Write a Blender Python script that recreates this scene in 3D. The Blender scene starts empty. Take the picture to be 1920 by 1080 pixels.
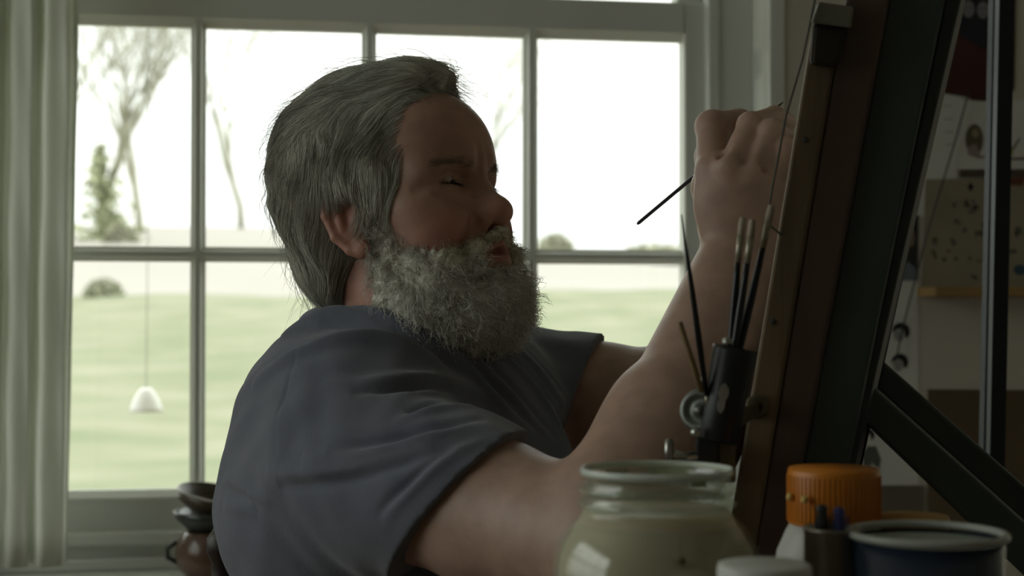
import bpy, bmesh, math, random
import numpy as np
from mathutils import Vector, Matrix
random.seed(7); RNG = np.random.default_rng(7)
scene = bpy.context.scene
COL = scene.collection
# ------------------------------------------------------------------ camera
FPX = 2850.0; CAMZ = 1.07; PITCH = math.radians(1.0)
cam = bpy.data.cameras.new('camera'); camo = bpy.data.objects.new('camera', cam); COL.objects.link(camo)
cam.sensor_width = 36.0; cam.lens = FPX / 1920 * 36.0; cam.clip_start = 0.02; cam.clip_end = 900
camo.location = (0, 0, CAMZ); camo.rotation_euler = (math.pi / 2 + PITCH, 0, 0)
cam.dof.use_dof = True; cam.dof.focus_distance = 1.42; cam.dof.aperture_fstop = 6.3
scene.camera = camo
# ------------------------------------------------------------------ sky
world = bpy.data.worlds.new('overcast_sky'); scene.world = world; world.use_nodes = True
nt = world.node_tree; nt.nodes.clear()
def _n(t, ty, **kw):
    n = t.nodes.new(ty)
    for k, v in kw.items(): setattr(n, k, v)
    return n
wo = _n(nt, 'ShaderNodeOutputWorld'); bg = _n(nt, 'ShaderNodeBackground')
tc = _n(nt, 'ShaderNodeTexCoord'); sep = _n(nt, 'ShaderNodeSeparateXYZ')
mr = _n(nt, 'ShaderNodeMapRange'); mr.inputs[1].default_value = 0.0; mr.inputs[2].default_value = 1.0
mr.inputs[3].default_value = 0.0; mr.inputs[4].default_value = 1.0
cr = _n(nt, 'ShaderNodeValToRGB')
cr.color_ramp.elements[0].color = (0.68, 0.69, 0.66, 1); cr.color_ramp.elements[1].color = (2.04, 2.07, 1.98, 1)
no = _n(nt, 'ShaderNodeTexNoise'); no.inputs['Scale'].default_value = 3.0; no.inputs['Detail'].default_value = 3
mp = _n(nt, 'ShaderNodeMapping'); mp.inputs['Scale'].default_value = (1, 1, 2.5)
cr2 = _n(nt, 'ShaderNodeValToRGB')
cr2.color_ramp.elements[0].position = 0.3; cr2.color_ramp.elements[0].color = (0.93, 0.965, 1.0, 1)
cr2.color_ramp.elements[1].position = 0.62; cr2.color_ramp.elements[1].color = (1.04, 1.035, 1.02, 1)
mx = _n(nt, 'ShaderNodeMix', data_type='RGBA', blend_type='MULTIPLY'); mx.inputs[0].default_value = 1
L = nt.links.new
L(tc.outputs['Generated'], sep.inputs[0]); L(sep.outputs['Z'], mr.inputs[0]); L(mr.outputs[0], cr.inputs[0])
L(tc.outputs['Generated'], mp.inputs[0]); L(mp.outputs[0], no.inputs['Vector']); L(no.outputs[0], cr2.inputs[0])
L(cr.outputs[0], mx.inputs[6]); L(cr2.outputs[0], mx.inputs[7]); L(mx.outputs[2], bg.inputs[0]); L(bg.outputs[0], wo.inputs[0])
bg.inputs[1].default_value = 1.0
# ------------------------------------------------------------------ exposure
vs = scene.view_settings
vs.view_transform = 'Standard'; vs.look = 'None'; vs.exposure = 1.1; vs.gamma = 1.0; vs.use_curve_mapping = False

# ------------------------------------------------------------------ helpers
def P(px, py, Y):
    """the point that stands Y metres in front of the camera in the direction of a photo pixel"""
    cx = (px - 960) / FPX; cy = (540 - py) / FPX
    yd = math.cos(PITCH) - math.sin(PITCH) * cy; zd = math.sin(PITCH) + math.cos(PITCH) * cy
    return np.array([cx / yd * Y, Y, CAMZ + zd / yd * Y])
def V(*a): return np.array(a, float)

MATS = {}
def mat(name, col, rough=0.6, metal=0.0, var=0.0, scale=8.0, col2=None, bump=0.0, bscale=None, spec=0.5, stretch=None,
        sss=0.0, sheen=0.0, attr=None, coat=0.0, detail=4.0, trans=0.0, ior=1.45):
    if name in MATS: return MATS[name]
    m = bpy.data.materials.new(name); m.use_nodes = True; t = m.node_tree
    b = t.nodes['Principled BSDF']; l = t.links.new
    b.inputs['Roughness'].default_value = rough; b.inputs['Metallic'].default_value = metal
    b.inputs['Specular IOR Level'].default_value = spec; b.inputs['IOR'].default_value = ior
    b.inputs['Base Color'].default_value = (*col, 1)
    if sss: b.inputs['Subsurface Weight'].default_value = sss; b.inputs['Subsurface Radius'].default_value = (1, .35, .2); b.inputs['Subsurface Scale'].default_value = 0.006
    if sheen: b.inputs['Sheen Weight'].default_value = sheen; b.inputs['Sheen Roughness'].default_value = .5
    if coat: b.inputs['Coat Weight'].default_value = coat
    if trans: b.inputs['Transmission Weight'].default_value = trans
    tcn = _n(t, 'ShaderNodeTexCoord'); mpn = _n(t, 'ShaderNodeMapping'); l(tcn.outputs['Object'], mpn.inputs[0])
    if stretch: mpn.inputs['Scale'].default_value = stretch
    base = None
    if attr:
        an = _n(t, 'ShaderNodeVertexColor', layer_name=attr); base = an.outputs[0]
        l(base, b.inputs['Base Color'])
    if var or col2:
        nn = _n(t, 'ShaderNodeTexNoise'); nn.inputs['Scale'].default_value = scale; nn.inputs['Detail'].default_value = detail
        l(mpn.outputs[0], nn.inputs['Vector'])
        rp = _n(t, 'ShaderNodeValToRGB'); rp.color_ramp.elements[0].position = .33; rp.color_ramp.elements[1].position = .68
        if attr:
            rp.color_ramp.elements[0].color = (1 - var,) * 3 + (1,); rp.color_ramp.elements[1].color = (1 + var,) * 3 + (1,)
            mm = _n(t, 'ShaderNodeMix', data_type='RGBA', blend_type='MULTIPLY'); mm.inputs[0].default_value = 1
            l(base, mm.inputs[6]); l(rp.outputs[0], mm.inputs[7]); l(nn.outputs[0], rp.inputs[0]); l(mm.outputs[2], b.inputs['Base Color'])
        else:
            c2 = col2 if col2 else tuple(c * (1 + var) for c in col)
            c1 = col if col2 else tuple(c * (1 - var) for c in col)
            rp.color_ramp.elements[0].color = (*c1, 1); rp.color_ramp.elements[1].color = (*c2, 1)
            l(nn.outputs[0], rp.inputs[0]); l(rp.outputs[0], b.inputs['Base Color'])
    if bump:
        bn = _n(t, 'ShaderNodeTexNoise'); bn.inputs['Scale'].default_value = bscale or scale * 6; bn.inputs['Detail'].default_value = 5
        l(mpn.outputs[0], bn.inputs['Vector'])
        bp = _n(t, 'ShaderNodeBump'); bp.inputs['Strength'].default_value = bump; bp.inputs['Distance'].default_value = 0.002
        l(bn.outputs[0], bp.inputs['Height']); l(bp.outputs[0], b.inputs['Normal'])
    MATS[name] = m; return m
def glass_mat(name, tint, refl=0.05, rough=0.0):
    m = bpy.data.materials.new(name); m.use_nodes = True; t = m.node_tree; t.nodes.clear()
    o = _n(t, 'ShaderNodeOutputMaterial'); a = _n(t, 'ShaderNodeBsdfTransparent'); g = _n(t, 'ShaderNodeBsdfGlossy'); x = _n(t, 'ShaderNodeMixShader')
    a.inputs[0].default_value = (*tint, 1); g.inputs['Roughness'].default_value = rough; x.inputs[0].default_value = refl
    if refl > 0.055:
        fr = _n(t, 'ShaderNodeLayerWeight'); fr.inputs[0].default_value = refl; t.links.new(fr.outputs['Facing'], x.inputs[0])
    t.links.new(a.outputs[0], x.inputs[1]); t.links.new(g.outputs[0], x.inputs[2]); t.links.new(x.outputs[0], o.inputs[0])
    MATS[name] = m; return m

def tag(o, label=None, cat=None, group=None, kind=None):
    if label: o['label'] = label
    if cat: o['category'] = cat
    if group: o['group'] = group
    if kind: o['kind'] = kind
    return o
def empty(name, loc=(0, 0, 0)):
    o = bpy.data.objects.new(name, None); o.empty_display_size = .05; o.location = Vector(loc); COL.objects.link(o); return o
def link(name, me, m=None, parent=None, smooth=False):
    o = bpy.data.objects.new(name, me); COL.objects.link(o)
    if m: me.materials.append(m)
    if parent is not None:
        o.parent = parent
        pl = Vector(parent.location); q = parent.parent
        while q is not None: pl += Vector(q.location); q = q.parent
        o.location = -pl
    if smooth:
        me.polygons.foreach_set('use_smooth', np.ones(len(me.polygons), bool))
    return o
def mesh_obj(name, vs_, fs, m=None, parent=None, smooth=False):
    me = bpy.data.meshes.new(name); me.from_pydata([tuple(map(float, v)) for v in vs_], [], [tuple(map(int, f)) for f in fs]); me.update()
    return link(name, me, m, parent, smooth)
def np_mesh(name, verts, faces, m=None, parent=None, smooth=True):
    """fast: verts (n,3), faces (k,q) arrays"""
    me = bpy.data.meshes.new(name); n, (k, q) = len(verts), faces.shape
    me.vertices.add(n); me.vertices.foreach_set('co', np.ascontiguousarray(verts, np.float32).ravel())
    me.loops.add(k * q); me.loops.foreach_set('vertex_index', np.ascontiguousarray(faces, np.int32).ravel())
    me.polygons.add(k); me.polygons.foreach_set('loop_start', np.arange(0, k * q, q, dtype=np.int32))
    me.update(calc_edges=True); me.validate()
    return link(name, me, m, parent, smooth)
def bm_obj(name, bm, m, parent=None, smooth=False):
    me = bpy.data.meshes.new(name); bmesh.ops.recalc_face_normals(bm, faces=bm.faces); bm.to_mesh(me); bm.free()
    return link(name, me, m, parent, smooth)
def hexa(name, c8, m, parent=None, bevel=0.0, seg=2):
    """a block from 8 corners: bottom ring of 4, then top ring of 4"""
    bm = bmesh.new(); vs_ = [bm.verts.new(Vector(c)) for c in c8]
    for f in ((3, 2, 1, 0), (4, 5, 6, 7), (0, 1, 5, 4), (1, 2, 6, 5), (2, 3, 7, 6), (3, 0, 4, 7)): bm.faces.new([vs_[i] for i in f])
    if bevel: bmesh.ops.bevel(bm, geom=list(bm.edges), offset=bevel, segments=seg, affect='EDGES', profile=.5)
    return bm_obj(name, bm, m, parent)
def box(name, lo, hi, m, parent=None, bevel=0.0, F=None):
    (x0, y0, z0), (x1, y1, z1) = lo, hi
    c = [(x0, y0, z0), (x1, y0, z0), (x1, y1, z0), (x0, y1, z0), (x0, y0, z1), (x1, y0, z1), (x1, y1, z1), (x0, y1, z1)]
    if F: c = [F(*p) for p in c]
    return hexa(name, c, m, parent, bevel)
def beam(name, a, b, side, w, t, m, parent=None, bevel=0.002):
    """a bar from a to b, w wide along side, t thick across"""
    a, b, side = map(lambda q: np.array(q, float), (a, b, side)); ax = (b - a) / np.linalg.norm(b - a)
    side = side - ax * side.dot(ax); side /= np.linalg.norm(side); oth = np.cross(ax, side)
    r = [side * w / 2 * i + oth * t / 2 * j for i, j in ((-1, -1), (1, -1), (1, 1), (-1, 1))]
    return hexa(name, [a + q for q in r] + [b + q for q in r], m, parent, bevel)
def lathe(name, prof, m, parent=None, loc=(0, 0, 0), n=48, R=None, closed=False, smooth=True):
    """prof: list of (r, z); R: optional 3x3"""
    vs_, fs = [], []
    ring = []
    for r, z in prof:
        if r < 1e-6: ring.append([len(vs_)]); vs_.append((0, 0, z))
        else:
            ring.append(list(range(len(vs_), len(vs_) + n)))
            vs_ += [(r * math.cos(2 * math.pi * i / n), r * math.sin(2 * math.pi * i / n), z) for i in range(n)]
    pairs = list(zip(ring[:-1], ring[1:])) + ([(ring[-1], ring[0])] if closed else [])
    for a, b in pairs:
        for i in range(n):
            j = (i + 1) % n
            if len(a) == 1 and len(b) == 1: continue
            if len(a) == 1: fs.append((a[0], b[j], b[i]))
            elif len(b) == 1: fs.append((a[i], a[j], b[0]))
            else: fs.append((a[i], a[j], b[j], b[i]))
    A = np.array(vs_); A = A @ np.array(R).T if R is not None else A
    A = A + np.array(loc)
    return mesh_obj(name, A, fs, m, parent, smooth)
def frame_to(axis):
    """3x3 with z along axis"""
    z = np.array(axis, float); z /= np.linalg.norm(z)
    x = np.cross((0, 1, 0) if abs(z[1]) < .9 else (1, 0, 0), z); x /= np.linalg.norm(x); y = np.cross(z, x)
    return np.stack([x, y, z], 1)
def tube_data(pts, rad, n=8):
    pts = np.array(pts, float); k = len(pts); rad = np.broadcast_to(np.array(rad, float), (k,))
    T = np.gradient(pts, axis=0); T /= np.linalg.norm(T, axis=1)[:, None]
    u = np.cross(T[0], (0.3, 0.2, 1.0)); u /= np.linalg.norm(u); vs_, fs = [], []
    for i in range(k):
        u = u - T[i] * u.dot(T[i]); u /= np.linalg.norm(u); w = np.cross(T[i], u)
        for j in range(n):
            a = 2 * math.pi * j / n; vs_.append(pts[i] + rad[i] * (math.cos(a) * u + math.sin(a) * w))
    for i in range(k - 1):
        for j in range(n):
            fs.append((i * n + j, i * n + (j + 1) % n, (i + 1) * n + (j + 1) % n, (i + 1) * n + j))
    fs.append(tuple(range(n))[::-1]); fs.append(tuple((k - 1) * n + j for j in range(n)))
    return vs_, fs
def tube(name, pts, rad, m, parent=None, n=8):
    v, f = tube_data(pts, rad, n); return mesh_obj(name, v, f, m, parent, True)
def flat(name, poly, F, m, parent=None, d=0.0):
    """a flat outline drawn on a surface frame F(s, z)"""
    return mesh_obj(name, [F(x, y, d) for x, y in poly], [tuple(range(len(poly)))], m, parent)

# ------------------------------------------------------------------ materials
paint = mat('white_painted_wood', (0.72, 0.735, 0.68), .45, var=.05, scale=3, bump=.12, bscale=60)
paint_in = mat('cream_wall_plaster', (0.60, 0.57, 0.49), .8, var=.05, scale=2, bump=.15, bscale=90)
paint_dim = paint_in
glass_w = glass_mat('window_glass', (0.97, 0.985, 0.97), 0.035)

# ------------------------------------------------------------------ window wall
TH = math.radians(9.4)
wS = V(math.cos(TH), math.sin(TH), 0); wN = V(math.sin(TH), -math.cos(TH), 0)     # along the wall / into the room
wO = P(691.5, 590, 2.75); wO[2] = 0
def W(s, d, z): return wO + wS * s + wN * d + V(0, 0, z)
def on_wall(px, py, d=0.0):
    """(s, z) where the pixel's ray meets the plane d in front of the panes"""
    a = P(px, py, 1.0); o = V(0, 0, CAMZ); r = a - o; pl = wO + wN * d
    t = (pl - o).dot(wN) / r.dot(wN); h = o + r * t
    return (h - wO).dot(wS), h[2]
s_m = [on_wall(x, 300)[0] for x in (372, 691.5, 994)]; pitch = (s_m[2] - s_m[0]) / 2
sR = on_wall(1277, 300)[0]; sL = s_m[0] - (sR - s_m[2]) ; MW = .0265
z_top = on_wall(1150, 64)[1]; z_mid = on_wall(372, 477)[1]; z_bot = on_wall(240, 931)[1]
z_mrail = on_wall(1200, 7)[1]
STILE = .05; s_fr = on_wall(1398, 300)[0]; s_fl = sL - (s_fr - sR)
REV = .135                                            # depth of the reveal
win = empty('window_1', W((sL + sR) / 2, 0, z_bot)); tag(win, 'white painted twelve-pane sash window behind the bearded painter', None, None, 'structure')
def wb(name, s0, s1, d0, d1, z0, z1, m=paint, parent=win, bevel=.004):
    return box(name, (s0, d0, z0), (s1, d1, z1), m, parent, bevel, W)
def muntin_v(s, z0, z1, par, d=0.0):
    bm = bmesh.new(); prof = [(-MW / 2, -.012), (-MW / 2, .004), (-MW / 2 + .006, .010), (-.005, .020), (.005, .020), (MW / 2 - .006, .010), (MW / 2, .004), (MW / 2, -.012)]
    a = [bm.verts.new(Vector(W(s + p, d + q, z0))) for p, q in prof]; b = [bm.verts.new(Vector(W(s + p, d + q, z1))) for p, q in prof]
    for i in range(8): j = (i + 1) % 8; bm.faces.new((a[i], a[j], b[j], b[i]))
    bm.faces.new(a[::-1]); bm.faces.new(b); return bm_obj('muntin', bm, paint, par)
def muntin_h(z, s0, s1, par, d=0.0):
    bm = bmesh.new(); prof = [(-MW / 2, -.012), (-MW / 2, .004), (-MW / 2 + .006, .010), (-.005, .019), (.005, .019), (MW / 2 - .006, .010), (MW / 2, .004), (MW / 2, -.012)]
    a = [bm.verts.new(Vector(W(s0, d + q, z + p))) for p, q in prof]; b = [bm.verts.new(Vector(W(s1, d + q, z + p))) for p, q in prof]
    for i in range(8): j = (i + 1) % 8; bm.faces.new((a[i], a[j], b[j], b[i]))
    bm.faces.new(a[::-1]); bm.faces.new(b); return bm_obj('muntin', bm, paint, par)
RB = .058                                              # bottom rail
lower = wb('sash_frame', sR, sR + STILE, -.02, .024, z_bot - RB, z_mrail)
wb('sash_stile', sL - STILE, sL, -.02, .024, z_bot - RB, z_mrail)
wb('meeting_rail', sL - .001, sR + .001, -.02, .026, z_top, z_mrail)
wb('bottom_rail', sL - .001, sR + .001, -.02, .022, z_bot - RB, z_bot)
# bevelled glazing beads at top and sides of the panes
bead = .012
for nm, a in (('glazing_bead', (sL, sR, z_top - bead, z_top)),):
    hexa(nm, [W(a[0], -.012, a[2]), W(a[1], -.012, a[2]), W(a[1], .002, a[2]), W(a[0], .002, a[2]), W(a[0], -.012, a[3]), W(a[1], -.012, a[3]), W(a[1], .018, a[3]), W(a[0], .018, a[3])], paint, win)
hexa('glazing_bead', [W(sL, -.012, z_bot), W(sR, -.012, z_bot), W(sR, .020, z_bot), W(sL, .020, z_bot), W(sL, -.012, z_bot + bead), W(sR, -.012, z_bot + bead), W(sR, .002, z_bot + bead), W(sL, .002, z_bot + bead)], paint, win)
for s in s_m: muntin_v(s, z_bot, z_top, win)
muntin_h(z_mid, sL, sR, win)
edges_s = [sL] + s_m + [sR]; edges_z = [z_bot, z_mid, z_top]
for i in range(4):
    for j in range(2):
        box('pane', (edges_s[i] - .004, -.005, edges_z[j] - .004), (edges_s[i + 1] + .004, -.002, edges_z[j + 1] + .004), glass_w, win, 0, W)
# upper sash, set further out
UZ = z_mrail + .87
wb('sash_frame', sR, sR + STILE, -.07, -.026, z_mrail - .045, UZ + .05); wb('sash_stile', sL - STILE, sL, -.07, -.026, z_mrail - .045, UZ + .05)
wb('meeting_rail', sL, sR, -.07, -.026, z_mrail - .045, z_mrail - .005); wb('top_rail', sL, sR, -.07, -.026, UZ, UZ + .05)
for s in s_m: muntin_v(s, z_mrail - .005, UZ, win, -.045)
muntin_h((z_mrail + UZ) / 2, sL, sR, win, -.045)
ez = [z_mrail - .005, (z_mrail + UZ) / 2, UZ]
for i in range(4):
    for j in range(2):
        box('pane', (edges_s[i] - .004, -.050, ez[j] - .004), (edges_s[i + 1] + .004, -.047, ez[j + 1] + .004), glass_w, win, 0, W)
# box frame round the sashes, with staff bead
z_sill = on_wall(230, 1071, .05)[1]
zf0 = z_bot - RB; zf1 = UZ + .05
wb('jamb', sR + STILE, s_fr, -.09, .045, zf0 - .02, zf1 + .09); wb('jamb', s_fl, sL - STILE, -.09, .045, zf0 - .02, zf1 + .09)
wb('staff_bead', sR + STILE - .012, sR + STILE + .010, .020, .052, zf0, zf1); wb('staff_bead', sL - STILE - .010, sL - STILE + .012, .020, .052, zf0, zf1)
wb('head', sR + STILE, sL - STILE, -.09, .045, zf1, zf1 + .09)
wb('sill_ledge', s_fl, s_fr, -.10, .050, zf0 - .022, zf0 + .002, bevel=.006)
wb('apron_panel', s_fl, s_fr, -.06, .030, z_sill, zf0 - .020)
wb('apron_bead', s_fl, s_fr, .028, .046, z_sill, z_sill + .022, bevel=.005)
# reveal linings (panelled shutters folded into the reveal)
lin_z0, lin_z1 = z_sill, zf1 + .09
def reveal(s, sgn, nm):
    r = box(nm, (s, .040, lin_z0), (s + sgn * .03, REV + .004, lin_z1), paint, None, .003, W); tag(r, None, None, None, 'structure')
    # raised panels with a rail between them
    zb = on_wall(1420, 122, .09)[1]
    for z0, z1 in ((lin_z0 + .05, zb - .012), (zb + .018, lin_z1 - .06)):
        hexa('shutter_panel', [W(s, .058, z0), W(s, .126, z0), W(s - sgn * .008, .114, z0 + .014), W(s - sgn * .008, .070, z0 + .014),
                       W(s, .058, z1), W(s, .126, z1), W(s - sgn * .008, .114, z1 - .014), W(s - sgn * .008, .070, z1 - .014)], paint, r, .0015)
    return r
reveal(s_fr, 1, 'trim_1'); reveal(s_fl, -1, 'trim_2')
# walls: the window wall in four pieces, then the rest of the room
WT = .30
def wall(nm, s0, s1, z0, z1, m=paint_in):
    return tag(box(nm, (s0, REV - WT - .05, z0), (s1, REV, z1), m, None, 0, W), None, None, None, 'structure')
CEIL = 2.45; sFar = 2.05; sNear = -1.75
wall('wall_back_right', s_fr + .029, sFar, 0, CEIL); wall('wall_back_left', sNear, s_fl - .029, 0, CEIL)
wall('wall_back_top', s_fl - .03, s_fr + .03, lin_z1, CEIL); wall('wall_back_bottom', s_fl - .03, s_fr + .03, 0, z_sill - .03)
sill = tag(box('window_sill', (s_fl - .05, -.02, z_sill - .03), (s_fr + .05, REV + .09, z_sill), paint, None, .006, W), 'deep white window board under the sash window', None, None, 'structure')
tag(box('trim_3', (s_fl - .02, REV - .002, .1), (s_fr + .02, REV + .05, z_sill - .03), paint, None, .004, W), None, None, None, 'structure')
# side walls, back wall with a second window, floor, ceiling
oakf = mat('oak_floor_boards', (0.17, 0.10, 0.055), .45, var=.35, scale=3, stretch=(1, 14, 1), bump=.1)
XL, XR, YB = -1.95, 2.25, -2.3
tag(box('floor', (XL - .3, YB - .3, -.1), (XR + .3, 3.9, 0), oakf), None, None, None, 'structure')
ceil_m = mat('white_ceiling', (.62, .6, .55), .9, var=.03)
tag(box('ceiling', (XL - .3, YB - .3, CEIL), (XR + .3, 3.9, CEIL + .1), ceil_m), None, None, None, 'structure')
tag(box('wall_right', (XR, YB - .3, 0), (XR + .15, 3.9, CEIL), paint_in), None, None, None, 'structure')
tag(box('wall_front', (XL, YB - .25, 0), (XR, YB, CEIL), paint_in), None, None, None, 'structure')
W2 = (-.15, 2.25, .80, 2.20)                            # wide studio window in the left wall
for nm, y0, y1, z0, z1 in (('wall_left_near', YB - .3, W2[0], 0, CEIL), ('wall_left_far', W2[1], 3.0, 0, CEIL), ('wall_left_bottom', W2[0], W2[1], 0, W2[2]), ('wall_left_top', W2[0], W2[1], W2[3], CEIL)):
    tag(box(nm, (XL - .2, y0, z0), (XL, y1, z1), paint_dim), None, None, None, 'structure')
win2 = tag(empty('window_2', (XL - .1, 0, W2[2])), 'wide white studio window in the wall behind the painter\'s back', None, None, 'structure')
for y in np.linspace(W2[0] + .02, W2[1] - .02, 5): box('mullion', (XL - .13, y - .02, W2[2]), (XL - .08, y + .02, W2[3]), paint, win2, .003)
for z in (W2[2] + .02, (W2[2] + W2[3]) / 2, W2[3] - .02): box('muntin', (XL - .125, W2[0], z - .02), (XL - .085, W2[1], z + .02), paint, win2, .003)
ys2 = np.linspace(W2[0] + .02, W2[1] - .02, 5)
for i in range(4): box('pane', (XL - .107, ys2[i], W2[2]), (XL - .103, ys2[i + 1], W2[3]), glass_w, win2)
# portals give off nothing: they only guide the sky light through the two windows
def portal(nm, c, wdt, hgt, direction):
    li = bpy.data.lights.new(nm, 'AREA'); li.shape = 'RECTANGLE'; li.size = wdt; li.size_y = hgt; li.cycles.is_portal = True
    o = bpy.data.objects.new(nm, li); COL.objects.link(o); o.location = Vector(c)
    o.rotation_euler = Vector(direction).to_track_quat('-Z', 'Z').to_euler()
zc = (z_bot + UZ) / 2
portal('sash_window_sky', W((sL + sR) / 2, -.12, zc), (sR - sL) + .1, UZ - z_bot + .1, wN)
portal('window_left_offscreen', (XL - .16, (W2[0] + W2[1]) / 2, (W2[2] + W2[3]) / 2), W2[1] - W2[0], W2[3] - W2[2], (1, 0, 0))


# ------------------------------------------------------------------ garden and fields
grass = mat('meadow_grass', (0.142, 0.163, 0.088), .9, col2=(0.225, 0.222, 0.148), scale=.55, bump=.6, bscale=9, detail=6)
field = mat('pale_ploughed_field', (0.28, 0.26, 0.23), .95, col2=(0.31, 0.29, 0.26), scale=.05)
def terrain(nm, y0, y1, ny, x0, x1, nx, hf, m, label=None):
    ys = np.linspace(0, 1, ny) ** 1.6 * (y1 - y0) + y0; xs = np.linspace(x0, x1, nx)
    X, Y = np.meshgrid(xs, ys); Z = hf(X, Y); vv = np.stack([X, Y, Z], -1).reshape(-1, 3)
    idx = np.arange(nx * ny).reshape(ny, nx); f = np.stack([idx[:-1, :-1], idx[:-1, 1:], idx[1:, 1:], idx[1:, :-1]], -1).reshape(-1, 4)
    return tag(np_mesh(nm, vv, f, m), label, None, None, 'structure')
def hill(X, Y):
    e = 0.0136 + .012 * np.clip(X / np.maximum(Y, 5) + .05, -.4, .45)       # the slope climbs a little to the right
    rise = np.clip((Y - 12) / 30, 0, 1) ** 1.3
    return -.25 + rise * (CAMZ + .25 + e * Y) + .06 * np.sin(X * .5 + Y * .3) + .04 * np.sin(X * 1.3 - Y * .7)
terrain('ground', 3.4, 46, 60, -40, 45, 80, hill, grass)
def far(X, Y):
    return hill(X, np.minimum(Y, 46)) - .3 + (Y - 45.5) / 130 * (10.2 - 5.5 * np.clip(X / Y + .16, 0, .35) / .35)
terrain('far_field', 45.5, 170, 14, -110, 120, 30, far, field)
bark = mat('mossy_bark', (0.27, 0.27, 0.20), .95, col2=(0.34, 0.33, 0.25), scale=2)
ivy = mat('ivy_green', (0.30, 0.33, 0.19), .9, col2=(0.36, 0.38, 0.25), scale=5)
hedge_m = mat('hedge_leaf', (0.29, 0.30, 0.20), .9, col2=(0.38, 0.37, 0.29), scale=1.5)
def ground_at(px, Y, sink=.15):
    x = (px - 960) / FPX * Y; f_ = hill if Y < 45.5 else far; return V(x, Y, float(f_(np.array([x]), np.array([float(Y)]))[0]) - sink)
def branch_tree(px, Y, hgt, label, seed, depth=5, r0=.16, lean=0.0, spread=.55, ivy_clad=False):
    rg = random.Random(seed); base = ground_at(px, Y); t = empty('bare_tree', base); tag(t, label, 'tree', 'bare trees beyond the window')
    TV, TF, BV, BF = [], [], [], []
    def grow(p, d, ln, r, lev):
        k = 5; pts = [p]; rr = [r]; q = p.copy(); dd = d.copy()
        for i in range(k):
            dd = dd + V(rg.gauss(0, .10), rg.gauss(0, .10), rg.gauss(.04, .07)); dd /= np.linalg.norm(dd)
            q = q + dd * ln / k; pts.append(q.copy()); rr.append(r * (1 - .45 * (i + 1) / k))
        v, f = tube_data(pts, rr, 6 if lev < 2 else 4)
        vs2, fs2 = (TV, TF) if lev == 0 else (BV, BF); o = len(vs2); vs2 += v; fs2 += [tuple(i + o for i in g) for g in f]
        if lev >= depth: return
        for _ in range(4 if lev < 3 else 3):
            i = rg.randint(2, k); a = rg.uniform(0, 6.28); nd = dd + V(math.cos(a), math.sin(a), rg.uniform(-.1, .5)) * rg.uniform(spread * .7, spread * 1.3)
            nd /= np.linalg.norm(nd); grow(pts[i], nd, ln * rg.uniform(.70, .98), rr[i] * .68, lev + 1)
    grow(base, V(lean, 0, 1) / math.hypot(lean, 1), hgt * .24, r0, 0)
    mesh_obj('trunk', TV, TF, bark, t, True); mesh_obj('branches', BV, BF, bark, t, True)
    if ivy_clad:
        vv, ff = [], []
        for i in range(900):
            h = rg.random() ** 1.5 * hgt * .22; a = rg.uniform(0, 6.28); rad = (.05 + .55 * rg.random() ** 1.6) * hgt / 7.5 * (1 - h / (hgt * .26)) * (1 + .5 * math.sin(h * 7)); c = base + V(lean * h * .9 + rad * math.cos(a), rad * math.sin(a), h)
            e1 = V(rg.gauss(0, 1), rg.gauss(0, 1), rg.gauss(0, 1)) * .05 * hgt / 9; e2 = V(rg.gauss(0, 1), rg.gauss(0, 1), rg.gauss(0, 1)) * .05 * hgt / 9; o = len(vv)
            vv += [c - e1, c - e2, c + e1, c + e2]; ff.append((o, o + 1, o + 2, o + 3))
        tag(mesh_obj('ivy', vv, ff, ivy, t), None, None, None, 'stuff')
branch_tree(200, 118, 34, 'bare tree with an ivy-clad trunk seen through the leftmost panes', 3, 5, .50, -.10, .55, True)
branch_tree(262, 140, 44, 'slender leafless tree just right of the ivy-clad trunk', 11, 5, .40, .03, .6)
branch_tree(452, 165, 52, 'thin leaning leafless tree behind the back of the painter\'s head', 5, 5, .38, .08, .6)
branch_tree(900, 150, 42, 'pale leafless tree showing above the painter\'s forehead', 8, 5, .30, -.02, .55)
branch_tree(60, 95, 30, 'leafless tree half hidden by the cream curtain', 21, 5, .42, .12, .6)
def shrub(px, Y, rx, rz, label, seed, nm='shrub'):
    rg = np.random.default_rng(seed); c = ground_at(px, Y, .05); n = 1500; t = empty(nm, c); tag(t, label, 'shrub')
    d = rg.normal(size=(n, 3)); d /= np.linalg.norm(d, axis=1)[:, None]; d[:, 2] = np.abs(d[:, 2]); r = rg.random(n) ** .4
    q = c + d * r[:, None] * V(rx, rx, rz); e1 = rg.normal(size=(n, 3)) * rx * .07; e2 = rg.normal(size=(n, 3)) * rx * .07
    vv = np.stack([q - e1, q - e2, q + e1, q + e2], 1).reshape(-1, 3); tag(np_mesh('foliage', vv, np.arange(n * 4).reshape(n, 4), hedge_m, t, False), None, None, None, 'stuff')
    tube('stem', [c - V(0, 0, .3), c + V(.05 * rx, 0, rz * .5)], [rx * .06, rx * .03], bark, t, 6)
shrub(195, 43, .6, .6, 'small dark shrub on the brow of the meadow by the curtain', 1)
shrub(1042, 118, 1.6, 2.0, 'brownish shrub on the skyline by the middle muntin', 2)
shrub(1230, 120, 3.2, 1.3, 'low pale hedge on the skyline near the window jamb', 4, 'hedge')
shrub(225, 112, 1.3, 1.6, 'clump of green scrub against the foot of the ivy-clad tree', 6)
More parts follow.
